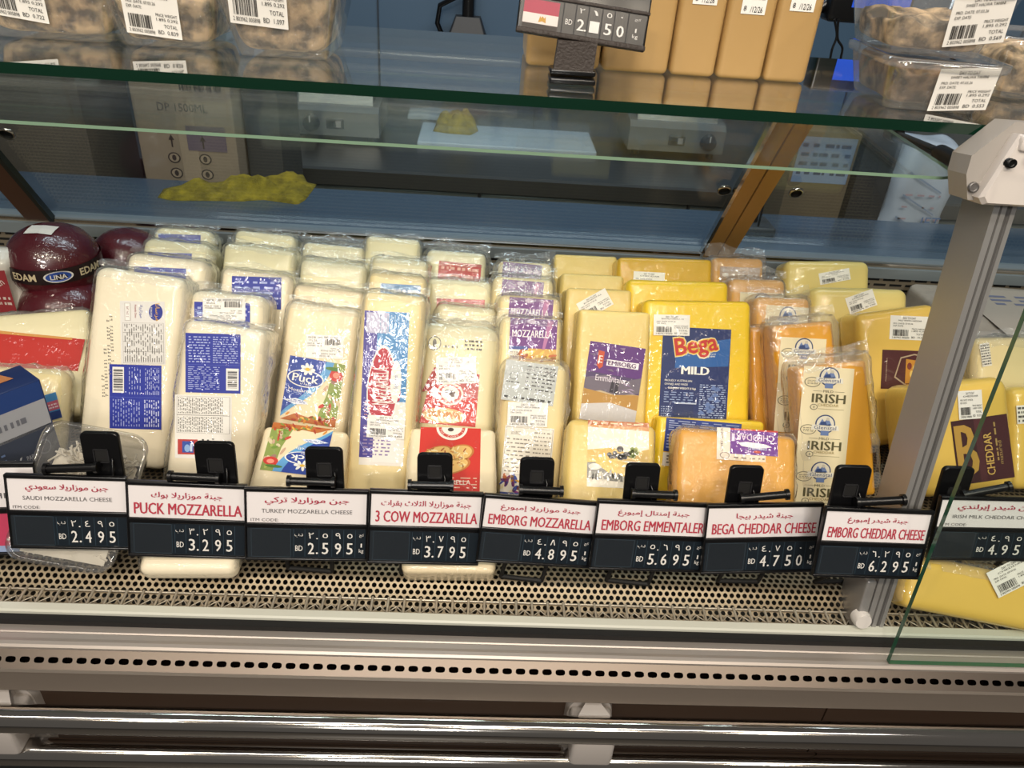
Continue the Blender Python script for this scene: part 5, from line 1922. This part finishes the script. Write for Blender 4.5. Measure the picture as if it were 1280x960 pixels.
def edam(label, px, py, y, rpx, band=True, flat=0.84, grp='round red edam balls'):
    c = aty(px, py, y)
    dep = (c - CAM) @ _fwd
    R = rpx * dep / F
    root = empty('edam_ball', label, 'cheese', Matrix.Translation((c[0], c[1], c[2] - R * flat)), grp)
    b = MB()
    L = []
    for j in range(1, 20):
        a = math.pi * j / 20
        s = math.sin(a) ** 0.8
        L.append([(R * s * math.cos(2 * math.pi * k / 40), R * s * math.sin(2 * math.pi * k / 40), R * flat * (1 - math.cos(a))) for k in range(40)])
    b.loft(L, EDAM, cap0=True, cap1=True)
    b.build('wax_ball', root)
    if band:
        b = MB()
        zc, hb = R * flat * 1.02, R * 0.17
        ring = lambda z, rr: [(rr * math.cos(2 * math.pi * k / 60), rr * math.sin(2 * math.pi * k / 60), z) for k in range(60)]
        b.loft([ring(zc - hb, R * 1.000), ring(zc, R * 1.008), ring(zc + hb, R * 1.000)], mat('edam_band', '#1c0d12', rough=0.4, coat=0.6, crinkle=0.4))
        g = mat('edam_gold', '#cdbd9a', rough=0.4)
        tr_ = math.atan2(c[0], c[1])
        for da in (-0.72, 0.72):
            curved_text(b, 'EDAM', zc, R * 0.17, -tr_ + da, R * 1.014, g, R * 0.55)
        # oval badge
        q, q2 = [], []
        for k in range(24):
            t = 2 * math.pi * k / 24
            for (lst, e, rr) in ((q, 1.0, 1.014), (q2, 0.86, 1.017)):
                a = -tr_ + 0.30 * e * math.cos(t)
                lst.append((R * rr * math.sin(a), -R * rr * math.cos(a), zc + R * 0.13 * e * math.sin(t)))
        b.poly(q, mat('edam_badge_rim', '#d8d3cc', rough=0.4))
        b.poly(q2, mat('edam_badge', '#2d4a96', rough=0.4))
        curved_text(b, 'LINA', zc, R * 0.11, -tr_, R * 1.022, mat('edam_badge_rim', '#d8d3cc'), R * 0.34)
        b.build('band', root)
        b = MB()
        w2 = R * 0.30
        v = []
        for j in range(3):
            for i in range(3):
                x, yy = (i - 1) * w2, -R * 0.18 + (j - 1) * R * 0.20
                rr = min(1, math.hypot(x, yy) / R)
                v.append((x, yy, R * flat * (1 + (1 - rr ** 2.5) ** 0.4) + 0.001))
        b.add(v, [[0, 1, 4, 3], [1, 2, 5, 4], [3, 4, 7, 6], [4, 5, 8, 7]], mat('edam_sticker', '#d9d4cf', rough=0.4))
        b.build('sticker', root)
    return root


edam('shiny dark red edam ball with black and gold band, on top at far left', 68, 326, 1.16, 54)
edam('dark red edam ball half hidden behind the leftmost slab row', 160, 322, 1.27, 42, band=False)
edam('dark red edam ball lying underneath the banded one', 82, 388, 1.13, 52, band=False)
# crumpled bag with red lettering at the left edge
c = aty(-4, 352, 1.12)
b = MB()
v, f = rbox(0.085, 0.06, 0.115, 0.025, 4, 8)
v = [p + Vector([noise.noise(p * 30 + Vector((i * 9, 0, 0))) * 0.007 for i in range(3)]) for p in v]
b.add(v, f, mat('printed_bag', '#c9c2b8', rough=0.35, coat=0.8, crinkle=0.8, vary=0.25), None, True)
bag = b.build('snack_bag', None, (c[0], c[1], c[2]))
tag(bag, 'crumpled pale bag with dark red print at the far left edge', 'bag')
A = Art(0.075, 0.08, paper, (-0.036, -0.04), 0, 0.034)
A.poly([(0.3, 0.0), (1, 0.1), (1, 0.95), (0.45, 0.9)], '#8c2a30')
A.txt('Golden', 0.68, 0.62, 0.14, '#d9cfc4', 3, wd=0.5, rot=0.5)
A.lines(0.5, 0.2, 0.95, 0.42, 2, '#cbb9b0', 2, 3)
A.b.build('print', bag)

# paper-wrapped parcel lying at the back of the deck beyond the post
a_ = aty(1142, 362, 1.30)
zp = min(a_[2], 0.985)
par = empty('wrapped_parcel', 'grey parcel in printed wrapping paper at the back of the deck beyond the post', 'parcel', Matrix.Translation((a_[0] + 0.30, 1.20, DECK)))
b = MB()
v, f = rbox(0.58, 0.27, zp - DECK, 0.012, 3, 14)
v = [p + Vector((0, 0, (zp - DECK) / 2)) + (Vector([noise.noise(p * 26 + Vector((i * 9, 0, 0))) * 0.006 for i in range(3)]) if p.z > -0.05 else Vector()) for p in v]
b.add(v, f, mat('grey_sheet', '#9a9085', rough=0.5, vary=0.25, vscale=40, coat=0.3, crinkle=0.5), None, True)
b.build('parcel', par)
A = Art(0.5, 0.24, paper, (-0.25, -0.12), 0, 0)
A.rect(0.05, 0.05, 1, 0.95, '#a59b90', 0)
A.txt('PASTA', 0.38, 0.42, 0.16, '#2a3a70', 2, wd=0.22, rot=-0.1)
A.lines(0.15, 0.65, 0.6, 0.85, 3, '#6b6f86', 2, 3)
A.lines(0.6, 0.2, 0.95, 0.5, 3, '#6b6f86', 2, 4)
A.b.v = [(p[0], p[2], zp - DECK + 0.005 - p[1]) for p in A.b.v]
A.b.build('print', par)

# ------------------------------------------------------------------ things on the glass shelf
ST = SZ + 0.0003
HALVA = mat('halva', '#b89c78', rough=0.7, vary=0.75, vscale=55, hard=0.12, bump=0.5, bscale=120)
HALVAD = mat('halva_dark', '#7d6650', rough=0.7, vary=0.7, hard=0.12, vscale=60, bump=0.5, bscale=120)


def halva_tub(label, px, py, wpx, hgt, depth=0.11, z0=None, fill=0.75, m=HALVA, yaw=0.0, sticker=None, group='tubs of halva on the glass shelf', rot=0.0, title='CARAMEL HALVA TAHINI', total='0.839', seed=1, flip=False, ylim=None):
    z0 = ST if z0 is None else z0
    c = atz(px, py, z0) if ylim is None else aty(px, py, ylim)
    if ylim is not None:
        c[2] = z0
    dep = (c - CAM) @ _fwd
    wb_ = wpx * dep / F
    wt = wb_ + hgt * 0.45
    M = Matrix.Translation((c[0], c[1], z0)) @ Matrix.Rotation(math.radians(yaw), 4, 'Z')
    root = empty('halva_tub', label, 'food tub', M, group)
    d0, d1 = depth, depth + hgt * 0.45
    lp = lambda wd, dp, z, r: [(x, y + depth / 2, z) for x, y in rrect(wd, dp, r, 6)]
    b = MB()
    b.loft([lp(wb_ * 0.96, d0 * 0.96, 0.0, 0.012), lp(wb_, d0, 0.003, 0.015), lp(wt, d1, hgt - 0.006, 0.02), lp(wt + 0.008, d1 + 0.008, hgt - 0.005, 0.022), lp(wt + 0.008, d1 + 0.008, hgt - 0.001, 0.022)], TUB, cap0=True)
    b.build('tub_body', root)
    b = MB()
    b.loft([lp(wt + 0.010, d1 + 0.010, hgt - 0.004, 0.022), lp(wt + 0.010, d1 + 0.010, hgt + 0.003, 0.022), lp(wt - 0.004, d1 - 0.004, hgt + 0.004, 0.02), lp(wt - 0.010, d1 - 0.010, hgt + 0.001, 0.02)], TUB, cap1=True)
    b.build('tub_lid', root)
    b = MB()
    v, f = rbox(1, 1, 1, 0.18, 3, 9)
    out = []
    for p in v:
        t = p.z + 0.5
        z = 0.004 + t * hgt * fill
        k = 0.90 + 0.1 * 0
        ww = (wb_ + (wt - wb_) * z / hgt) * 0.93
        dd = (d0 + (d1 - d0) * z / hgt) * 0.93
        q = Vector((p.x * ww, p.y * dd + depth / 2, z))
        s = noise.noise(q * 40 + Vector((seed, 0, 0)))
        q.z += s * 0.010 * t
        q.x *= 1 - 0.04 * abs(s)
        q.y = depth / 2 + (q.y - depth / 2) * (1 - 0.05 * abs(s))
        out.append(q)
    b.add(out, f, m, None, True)
    b.build('halva', root)
    b = MB()
    nx, nz = 22, 10
    v, f = [], []
    for j in range(nz + 1):
        for i in range(nx + 1):
            t, e = j / nz, i / nx - 0.5
            zz = 0.002 + t * (hgt - 0.006)
            ww = wb_ + (wt - wb_) * t
            q = Vector((e * ww * 0.94, -(d1 - d0) / 2 * t - 0.0006, zz))
            q.y += 0.0016 * noise.noise(q * 120 + Vector((seed * 3, 0, 0)))
            v.append(q)
    for j in range(nz):
        for i in range(nx):
            a = j * (nx + 1) + i
            f.append([a, a + 1, a + nx + 2, a + nx + 1])
    b.add(v, f, TUBW, None, True)
    b.build('cling_film', root)
    if sticker:
        (u, vv_, sw, sh_, r_) = sticker
        A = Art(sw, sh_, paper, (0, 0), 0, 0)
        d_sticker(A, title=title, seed=seed, total=total)
        # the tub side leans out: stand the sticker on that slope
        sl_ = math.atan2((d1 - d0) / 2, hgt)
        R_ = Matrix.Rotation(sl_, 4, 'X') @ Matrix.Rotation(r_, 4, 'Y')
        T_ = Matrix.Translation((u * wb_, -(0.0030) - (d1 - d0) / 2 * vv_ * 0.98, vv_ * hgt))
        MM = T_ @ R_ @ Matrix.Translation((-sw / 2, 0, -sh_ / 2))
        A.b.v = [tuple(MM @ Vector(p)) for p in A.b.v]
        A.b.build('price_sticker', root)
    return root, z0 + hgt + 0.005, M


SK = (0.058, 0.045)
h1, zt1, _ = halva_tub('clear tub of caramel halva at the left shelf end', 62, 50, 146, 0.066, sticker=(-0.15, 0.66, 0.056, 0.050, 0.12), total='0.722', seed=2)
h2, zt2, _ = halva_tub('clear tub of caramel halva second from left on the shelf, lower of its stack', 208, 60, 112, 0.062, sticker=(-0.06, 0.56, 0.054, 0.048, 0.08), total='0.839', seed=3)
h3, zt3, _ = halva_tub('large clear tub of caramel halva, third from left on the shelf', 352, 73, 112, 0.090, sticker=(-0.16, 0.66, 0.056, 0.06, 0.06), total='1.097', seed=4, yaw=0)
halva_tub('clear tub of halva on top of the second tub from left', 215, 18, 118, 0.055, z0=zt2, ylim=None, sticker=(0.05, 0.30, 0.054, 0.046, 0.05), total='0.814', seed=5) if False else None
h5, zt5, _ = halva_tub('clear tub of dark halva at right, lower of the two stacked', 1165, 140, 118, 0.045, fill=0.8, m=HALVAD, sticker=(0.20, 0.54, 0.056, 0.042, -0.10), title='SWEET HALWA TAHINI', total='0.553', seed=6, yaw=-4)
h6, zt6, _ = halva_tub('clear tub of crumbly brown halva stacked on the dark one at right', 1160, 93, 118, 0.060, z0=zt5, fill=0.45, sticker=(0.28, 0.60, 0.055, 0.046, -0.16), title='SWEET HALWA TAHINI', total='0.569', seed=7, yaw=-4, ylim=h5.location.y + 0.004)
halva_tub('clear tub of halva behind the stacked ones at the right edge', 1300, 120, 110, 0.06, seed=8, ylim=h5.location.y + 0.10)

# tall gold cheese blocks side by side
xs = [(655, 748), (750, 834), (836, 893), (895, 953), (955, 1009)]
ws = ['partly hidden behind the flag price tag', 'second from left of the five', 'third from left of the five', 'fourth from left of the five', 'rightmost of the five']
for i, (a, d) in enumerate(xs):
    yb_ = 84 + i * 5.5
    c = atz((a + d) / 2, 79 + 0.066 * ((a + d) / 2 - 655) + 3, ST)
    p0, p1 = aty(a, 95, c[1]), aty(d, 95, c[1])
    wd = p1[0] - p0[0] - 0.001
    root = empty('cheese_block', 'tall gold cheese block standing on the glass shelf, ' + ws[i], 'cheese', Matrix.Translation(((p0[0] + p1[0]) / 2, c[1], ST)), 'gold cheese blocks on the shelf')
    pack_body(wd, 0.10, 0.21, 0.006, SHELFCH, 60 + i, 0.0005, 0.0008).build('block', root)
    if i >= 2:
        A = Art(0.026, 0.022, paper, (-0.013, 0.072 - 0.006 * (i == 3)), 0.0, 0.0008)
        d_date(A, i)
        A.b.build('date_sticker', root)
        A = Art(wd * 0.9, 0.045, paper, (-wd * 0.45, 0.098), 0.0, 0.0008)
        d_sticker(A, title='CHEESE BLOCK', seed=30 + i, total=('1.303', '1.106', '1.136')[i - 2])
        A.b.build('price_sticker', root)

# flag price tag on its black stand
S = plane_pack((655, -42), (818, -18), (644, 40), (806, 62), 70, ytop=0.835, yaw=2)
finish_plane(S, S.hpx)
W, H = S.w, S.h
fz = S.M
root = empty('flag_price_tag', 'black price tag with red and white flag on a grained black stand', 'price tag', fz)
b = MB()
b.bbox(-W / 2, W / 2, 0, 0.005, 0, H, BLACK, 0.0018, 2)
b.bbox(-W / 2, W / 2, -0.004, 0.004, -0.001, 0.004, BLACKR, 0.0015, 2)
b.bbox(-W / 2, W / 2, -0.003, 0.004, 0.545 * H, 0.60 * H, BLACKR, 0.001, 2)
b.build('tag_frame', root)
A = Art(W * 0.96, H * 0.52, paper, (-W * 0.48, H * 0.035), 0, 0.0008)
A.rect(0, 0, 1, 1, mat('price_strip_grey', '#2e2c2c', rough=0.3))
A.rect(0.02, 0.22, 0.30, 0.52, '#e9ddd8', 1)
A.rect(0.02, 0.52, 0.30, 0.92, '#b2495c', 1)
A.rect(0.02, 0.02, 0.30, 0.22, '#3a322d', 1)
A.poly([(0.145, 0.27), (0.155, 0.46), (0.165, 0.40), (0.175, 0.46), (0.19, 0.40), (0.20, 0.46), (0.205, 0.27), (0.175, 0.31)], '#c79a3e', 2)
for x in (0.33, 0.43, 0.53, 0.64, 0.74, 0.85):
    A.rect(x, 0.02, x + 0.008, 0.98, '#15161a', 2)
WH = '#e9e6e2'
A.txt('BD', 0.385, 0.42, 0.16, WH, wd=0.055)
for c_, x in (('2', 0.48), ('1', 0.59), ('5', 0.70), ('0', 0.80)):
    A.txt(c_, x, 0.38, 0.34, WH, 4, wd=0.055, bold=0.02)
for c_, x in (('٢', 0.48), ('١', 0.59), ('٥', 0.70), ('٠', 0.80)):
    A.txt(c_, x, 0.80, 0.14 if c_ != '٠' else 0.05, WH, 4, wd=0.04 if c_ != '٠' else 0.018)
A.ell(0.52, 0.24, 0.009, 0.03, WH, 4)
A.txt('1', 0.925, 0.48, 0.12, WH, wd=0.012)
A.txt('kg', 0.925, 0.29, 0.15, WH, wd=0.045)
A.txt(ar('كج'), 0.93, 0.80, 0.10, WH, wd=0.05)
A.b.build('price_strip', root)
b = MB()
b.box(-W * 0.48, W * 0.48, -0.0036, -0.003, H * 0.04, H * 0.54, POCKET)
b.build('clear_pocket', root)
Pi = fz.inverted()
b = MB()
f0, f1 = atz(686, 104, ST), atz(744, 109, ST)
yF = (f0[1] + f1[1]) / 2
t0, t1 = aty(698, 50, yF + 0.004), aty(747, 54, yF + 0.004)
m0, m1 = aty(692, 88, yF + 0.002), aty(741, 93, yF + 0.002)
th = Vector((0, 0.012, 0))
q = [Vector(m0), Vector(m1), Vector(t1), Vector(t0)]
b.loft([[Pi @ (p + th) for p in q], [Pi @ p for p in q]], BLACKR, cap0=True, cap1=True, smooth=False)
b.build('stand_neck', root)
b = MB()
for (dz, dy) in ((0.0, 0.0), (0.0075, 0.001)):
    Mx = Pi @ Matrix.Translation(((f0[0] + f1[0]) / 2, yF + 0.012 + dy, ST + 0.0035 + dz))
    v, f = rbox(f1[0] - f0[0], 0.030 - dz, 0.006, 0.0022, 3)
    b.add(v, f, BLACK, Mx, True)
b.build('stand_base', root)

# ------------------------------------------------------------------ staff side, seen through the rear glass
def cloth(label, z, pts, thick, fold, seed, m, name='cloth', group=None):
    """a folded cloth: outline given by picture points on the level z, raised in soft folds"""
    P_ = [atz(px, py, z) for px, py in pts]
    c = sum(P_) / len(P_)
    b = MB()
    nr, na = 9, 64
    ang = []
    out = [Vector((p[0] - c[0], p[1] - c[1], 0)) for p in P_]
    n_ = len(out)
    ring = []
    for k in range(na):
        s = k / na * n_
        i = int(s)
        t = s - i
        ring.append(out[i % n_].lerp(out[(i + 1) % n_], t))
    loops = []
    for j in range(nr + 1):
        r = 1 - j / nr * 0.93
        L = []
        for k in range(na):
            p = ring[k] * r
            hgt = thick * (1 - r ** 6) + fold * (0.5 + noise.noise(Vector((p.x * 22 + seed, p.y * 34, 0)))) * (1 - r ** 3) * 1.4
            hgt += 0.15 * fold * noise.noise(Vector((p.x * 90, p.y * 90, seed)))
            L.append((p.x, p.y, max(hgt, 0.0005)))
        loops.append(L)
    b.loft([[(p.x, p.y, 0.0) for p in ring]] + loops, m, cap1=True)
    o = b.build(name, None, (c[0], c[1], z))
    tag(o, label, 'cloth', group)
    return o


YC = mat('yellow_cloth', '#94801a', rough=0.9, vary=0.45, vscale=50, hard=0.2, bump=1.0, bscale=300)
cloth('folded yellow cleaning cloth lying on the blue ledge behind the rear glass', LEDGE,
      [(197, 247), (205, 236), (250, 231), (300, 228), (345, 226), (372, 229), (378, 217), (384, 228), (396, 231), (382, 250), (372, 256), (330, 250), (300, 252), (250, 251), (215, 251)], 0.006, 0.02, 3, YC)

BZ = 0.90
BY = 2.12
b = MB()
b.box(-2.4, 2.4, BY, 3.05, BZ - 0.012, BZ, STEELD)
b.prism([(BY, BZ), (BY - 0.012, BZ - 0.004), (BY - 0.012, BZ - 0.045), (BY, BZ - 0.045)], -2.4, 2.4, STEELD)
WK = b
wt_ = empty('work_counter', 'long steel work counter along the back wall behind the staff aisle', 'work counter', Matrix.Identity(4))
WK.build('worktop', wt_)
for i in range(8):
    b = MB()
    x0 = -2.4 + i * 0.6
    b.bbox(x0 + 0.004, x0 + 0.596, BY + 0.01, BY + 0.03, 0.12, BZ - 0.055, mat('cabinet_door', '#77807f', rough=0.3, metal=0.3), 0.004, 2)
    b.box(x0 + 0.25, x0 + 0.35, BY - 0.006, BY + 0.01, BZ - 0.085, BZ - 0.075, STEEL)
    b.build('cabinet_door', wt_)
b = MB()
b.box(-2.4, 2.4, BY + 0.03, 3.0, 0.0, BZ - 0.012, DARKP)
b.build('cabinet_body', wt_)

# cutting board with crumpled cloth
q = [atz(528, 160, BZ + 0.001), atz(705, 167, BZ + 0.001), atz(743, 191, BZ + 0.001), atz(530, 183, BZ + 0.001)]
b = MB()
x0, x1 = q[0][0], q[1][0] + 0.02
y1, y0 = (q[0][1] + q[1][1]) / 2, max(q[3][1], BY + 0.01)
b.bbox(x0, x1 + 0.06, y0, y1, BZ, BZ + 0.016, mat('cutting_board', '#b9c6d4', rough=0.45), 0.005, 3)
o = b.build('cutting_board')
tag(o, 'white plastic cutting board lying on the steel work counter', 'cutting board')
cloth('small crumpled yellow cloth on the white cutting board', BZ + 0.0165, [(541, 164), (545, 155), (556, 151), (575, 151), (592, 152), (598, 164), (588, 169), (560, 167)], 0.012, 0.035, 8, YC)
b = MB()
v, f = rbox(0.16, 0.10, 0.02, 0.006, 3, 5)
v = [p + Vector((0, 0, noise.noise(p * 30) * 0.006)) for p in v]
b.add(v, f, mat('paper_sheets', '#9aa5ae', rough=0.6), None, True)
cc = atz(540, 147, BZ)
tag(b.build('paper_stack', None, (cc[0], cc[1], BZ + 0.011)), 'white papers lying behind the small yellow cloth on the work counter', 'paper')


# two steel sealing machines
def machine(label, px, py, wd, knob, side):
    c = atz(px, py, BZ)
    y = max(c[1], BY + 0.05)
    c = aty(px, py, y)
    root = empty('sealing_machine', label, 'machine', Matrix.Translation((c[0], y, BZ)), 'steel machines on the work counter')
    b = MB()
    sec_ = [(0, 0.02), (0.0, 0.09), (0.02, 0.105), (0.24, 0.125), (0.24, 0.02)]
    b.prism(sec_, -wd / 2, wd / 2, mat('machine_steel', '#9a9c9c', rough=0.35, metal=0.7))
    b.build('body', root)
    b = MB()
    b.prism([(0.03, 0.106), (0.05, 0.16), (0.20, 0.17), (0.24, 0.125)], -wd * 0.42, wd * 0.42, mat('machine_lid', '#6f7577', rough=0.25, metal=0.5))
    b.build('top_plate', root)
    for x in (-wd * 0.4, wd * 0.4):
        for yy in (0.03, 0.2):
            b = MB()
            b.tube([(x, yy, 0), (x, yy, 0.02)], 0.012, BLACK, 12)
            b.build('foot', root)
    b = MB()
    b.tube([(knob * wd, 0.0, 0.055), (knob * wd, -0.02, 0.055)], [0.026, 0.022], mat('machine_knob', '#3a3d3f' if side else '#8a8d8e', rough=0.3, metal=0.3), 22)
    b.box(knob * wd - 0.002, knob * wd + 0.002, -0.022, -0.019, 0.06, 0.078, WHITEP)
    b.build('knob', root)
    b = MB()
    b.bbox(-0.026, 0.026, -0.004, 0.004, 0.04, 0.07, mat('switch_frame', '#3b3c3c', rough=0.4), 0.003, 2)
    b.box(-0.018, -0.002, -0.006, -0.003, 0.046, 0.064, BLACK)
    b.box(0.003, 0.018, -0.006, -0.003, 0.046, 0.064, GREYP)
    b.build('switch', root)
    return root


machine('steel machine with dark dial standing left of the white cutting board', 420, 178, 0.26, -0.27, True)
machine('steel machine with round grey knob standing right of the cutting board', 842, 198, 0.30, 0.33, False)


# cartons and bins standing in the staff aisle
def carton(label, x0p, x1p, topp, yfront, zb, col, design=None, dep=0.25, grp=None):
    a, d = aty(x0p, topp, yfront), aty(x1p, topp, yfront)
    zt = (a[2] + d[2]) / 2
    wd = d[0] - a[0]
    root = empty('carton', label, 'carton', Matrix.Translation(((a[0] + d[0]) / 2, yfront, zb)), grp)
    b = MB()
    b.bbox(-wd / 2, wd / 2, 0, dep, 0, zt - zb, mat('cardboard_' + col.strip('#'), col, rough=0.7, vary=0.08), 0.003, 2)
    b.build('box', root)
    if design:
        A = Art(wd, zt - zb, paper, (-wd / 2, 0), 0, 0.0008)
        design(A)
        A.b.build('print', root)
    return root


def d_dp(A):
    K = '#3a3230'
    zt_ = aty(221, 95, 1.78)[2]

    def V(py):
        return (aty(221, py, 1.78)[2] - 0.6205) / (zt_ - 0.6205)
    A.rect(0.42, 0.0, 0.60, 1.0, '#a08f7c')
    A.txt('DP 1500ML', 0.50, V(134), 0.032, K, wd=0.50)
    A.bars(0.50, V(113), 0.92, V(101), K, 2, 18, 7)
    A.rect(0.50, V(187), 0.90, V(156), '#6a5d6c', 1)
    for x in (0.34, 0.66):
        A.rect(x - 0.008, V(184), x + 0.008, V(174), K, 2)
        A.poly([(x - 0.03, V(175)), (x + 0.03, V(175)), (x, V(168))], K, 2)
        for p in (197, 216):
            A.ell(x, V(p), 0.065, 0.022, K, 2)
            A.ell(x, V(p), 0.05, 0.017, '#a08f7c', 3)
            A.ell(x, V(p), 0.022, 0.012, K, 4)


tr_ = empty('trolley', 'steel trolley carrying the cardboard cartons in the staff aisle', 'trolley', Matrix.Translation((-1.05, 1.75, 0)))
b = MB()
b.bbox(-0.62, 0.62, 0, 0.32, 0.60, 0.62, STEELD, 0.004, 2)
b.build('shelf', tr_)
for x in (-0.58, 0.58):
    for y in (0.03, 0.29):
        b = MB()
        b.tube([(x, y, 0), (x, y, 0.605)], 0.012, STEELD, 10)
        b.build('leg', tr_)
carton('brown cardboard carton printed DP 1500ML with up arrows, behind the yellow cloth', 158, 285, 95, 1.78, 0.6205, '#8c7d6c', d_dp, grp='cartons in the staff aisle')
carton('dark carton left of the printed cardboard one', -40, 92, 92, 1.80, 0.6205, '#4d463f', grp='cartons in the staff aisle')
carton('dark grey carton between the printed one and the steel machine', 300, 345, 108, 1.84, 0.6205, '#3d3c3b', grp='cartons in the staff aisle', dep=0.2)


def d_bag(A):
    A.rect(0.05, 0.72, 0.95, 0.97, '#7f95b8')
    A.lines(0.1, 0.75, 0.9, 0.95, 4, '#33456e', 1, 3, fill=0.4)


tr2 = empty('side_table', 'low dark table standing in the staff aisle at right', 'table', Matrix.Translation((0.82, 1.78, 0)))
b = MB()
b.bbox(-0.32, 0.70, 0, 0.3, 0.70, 0.72, DARKP, 0.004, 2)
b.build('table_top', tr2)
for x in (-0.28, 0.66):
    for y in (0.03, 0.27):
        b = MB()
        b.tube([(x, y, 0), (x, y, 0.705)], 0.012, DARKP, 10)
        b.build('leg', tr2)
carton('brown carton with pale blue print seen through the right rear glass', 1000, 1080, 165, 1.80, 0.7205, '#6b5d4a', d_bag)
carton('black crate right of the brown carton, behind the rear glass', 1086, 1132, 170, 1.82, 0.7205, '#24252a', dep=0.2)
# white carrier bag
a, d = aty(1146, 185, 1.74), aty(1215, 190, 1.74)
root = empty('carrier_bag', 'white plastic carrier bag with blue letters behind the strut at right', 'bag', Matrix.Translation(((a[0] + d[0]) / 2 + 0.02, 1.79, 0.7205)))
hb = a[2] - 0.7205
b = MB()
v, f = rbox(d[0] - a[0] + 0.03, 0.12, hb, 0.03, 3, 8)
v = [Vector((p.x * (0.92 + 0.08 * (0.5 - p.z / hb)), p.y + 0.06, p.z + hb / 2)) + Vector([noise.noise(p * 14 + Vector((i * 5, 0, 0))) * 0.010 for i in range(3)]) * (1 if p.z > -hb / 2 + 0.02 else 0) for p in v]
b.add(v, f, mat('white_bag', '#b9c2d2', rough=0.4, coat=0.4, crinkle=0.7, cscale=30), None, True)
b.build('bag', root)
A = Art(d[0] - a[0], hb, paper, (-(d[0] - a[0]) / 2, 0), 0, 0.012)
A.txt('JET', 0.72, 0.55, 0.08, '#5d7db0', 2, wd=0.40)
for k in range(5):
    A.poly([(0.05, 0.85 - 0.13 * k), (0.75, 0.74 - 0.13 * k), (0.75, 0.732 - 0.13 * k), (0.05, 0.838 - 0.13 * k)], '#8797b4', 1)
A.lines(0.1, 0.4, 0.9, 0.75, 5, '#b59aa6', 1, 5, fill=0.15, gap=1.2)
A.b.build('print', root)

# weighing scale with blue screen on the ledge at right, its cables
c = aty(1072, 12, 1.52)
root = empty('weighing_scale', 'black weighing scale head with lit blue screen on a pole behind the shelf', 'scale', Matrix.Translation((c[0], 1.52, LEDGE)))
zz = c[2] - LEDGE
b = MB()
b.bbox(-0.13, -0.05, -0.02, 0.06, 0.0, 0.02, mat('scale_base', '#4c5055', rough=0.4), 0.006, 3)
b.build('base', root)
b = MB()
b.tube([(-0.09, 0.02, 0.015), (-0.09, 0.02, zz - 0.05), (-0.07, 0.02, zz - 0.01), (-0.03, 0.02, zz + 0.02)], 0.010, BLACK, 12)
b.build('pole', root)
b = MB()
b.bbox(-0.055, 0.095, -0.012, 0.03, zz - 0.022, zz + 0.085, BLACK, 0.006, 3)
b.build('display_head', root)
A = Art(0.105, 0.060, lambda c_: mat('lit_blue_screen', '#1c3fae', rough=0.3, emit='#2f5fd8', emitpow=1.0), (-0.018, zz + 0.004), 0, 0.0135)
A.rect(0, 0, 1, 1, 'x')
A.b.build('screen', root)
for k, pts in enumerate((((1043, 24), (1046, 45), (1040, 62), (1036, 85), (1033, 108)), ((1048, 24), (1047, 48), (1053, 60), (1051, 78), (1062, 92), (1064, 108)))):
    b = MB()
    P_ = [Vector(aty(px, py, 1.50)) for px, py in pts]
    fine = []
    for i in range(len(P_) - 1):
        p0, p1, p2, p3 = P_[max(i - 1, 0)], P_[i], P_[i + 1], P_[min(i + 2, len(P_) - 1)]
        for t in (0, 0.25, 0.5, 0.75):
            fine.append(0.5 * ((2 * p1) + (p2 - p0) * t + (2 * p0 - 5 * p1 + 4 * p2 - p3) * t * t + (3 * p1 - p0 - 3 * p2 + p3) * t ** 3))
    fine.append(P_[-1])
    last = fine[-1]
    fine += [Vector((c[0] - 0.085, 1.515, last.z - 0.05)), Vector((c[0] - 0.088, 1.508, LEDGE + 0.02))]
    Mi = root.matrix_world.inverted() if False else Matrix.Translation((-c[0], -1.52, -LEDGE))
    b.tube([Mi @ p for p in fine], 0.0022, BLACK, 8)
    b.build('cable', root)
# black wall bracket with its cable, far behind the shelf
c = aty(584, 60, 3.06)
root = empty('wall_bracket', 'black bracket with hanging cable on the blue back wall, left of the flag tag', 'bracket', Matrix.Translation((c[0], 3.08, c[2] - 0.02)))
b = MB()
b.loft([[(x, -0.05 + y, 0) for x, y in rrect(0.15, 0.10, 0.01)], [(x, -0.05 + y, 0.05) for x, y in rrect(0.15, 0.10, 0.01)], [(x * 0.6, -0.05 + y * 0.6, 0.13) for x, y in rrect(0.15, 0.10, 0.01)]], mat('stand_black', '#23262a', rough=0.5), cap0=True, cap1=True, smooth=False)
b.build('base', root)
b = MB()
b.tube([(0, -0.05, 0.12), (0, -0.05, 0.34)], 0.022, BLACK, 12)
b.build('pole', root)
b = MB()
b.tube([(-0.03, -0.09, 0.20), (-0.10, -0.06, 0.16), (-0.11, -0.04, 0.10), (-0.085, -0.05, 0.05), (-0.11, -0.03, 0.0)], 0.009, BLACK, 8)
b.build('cable', root)
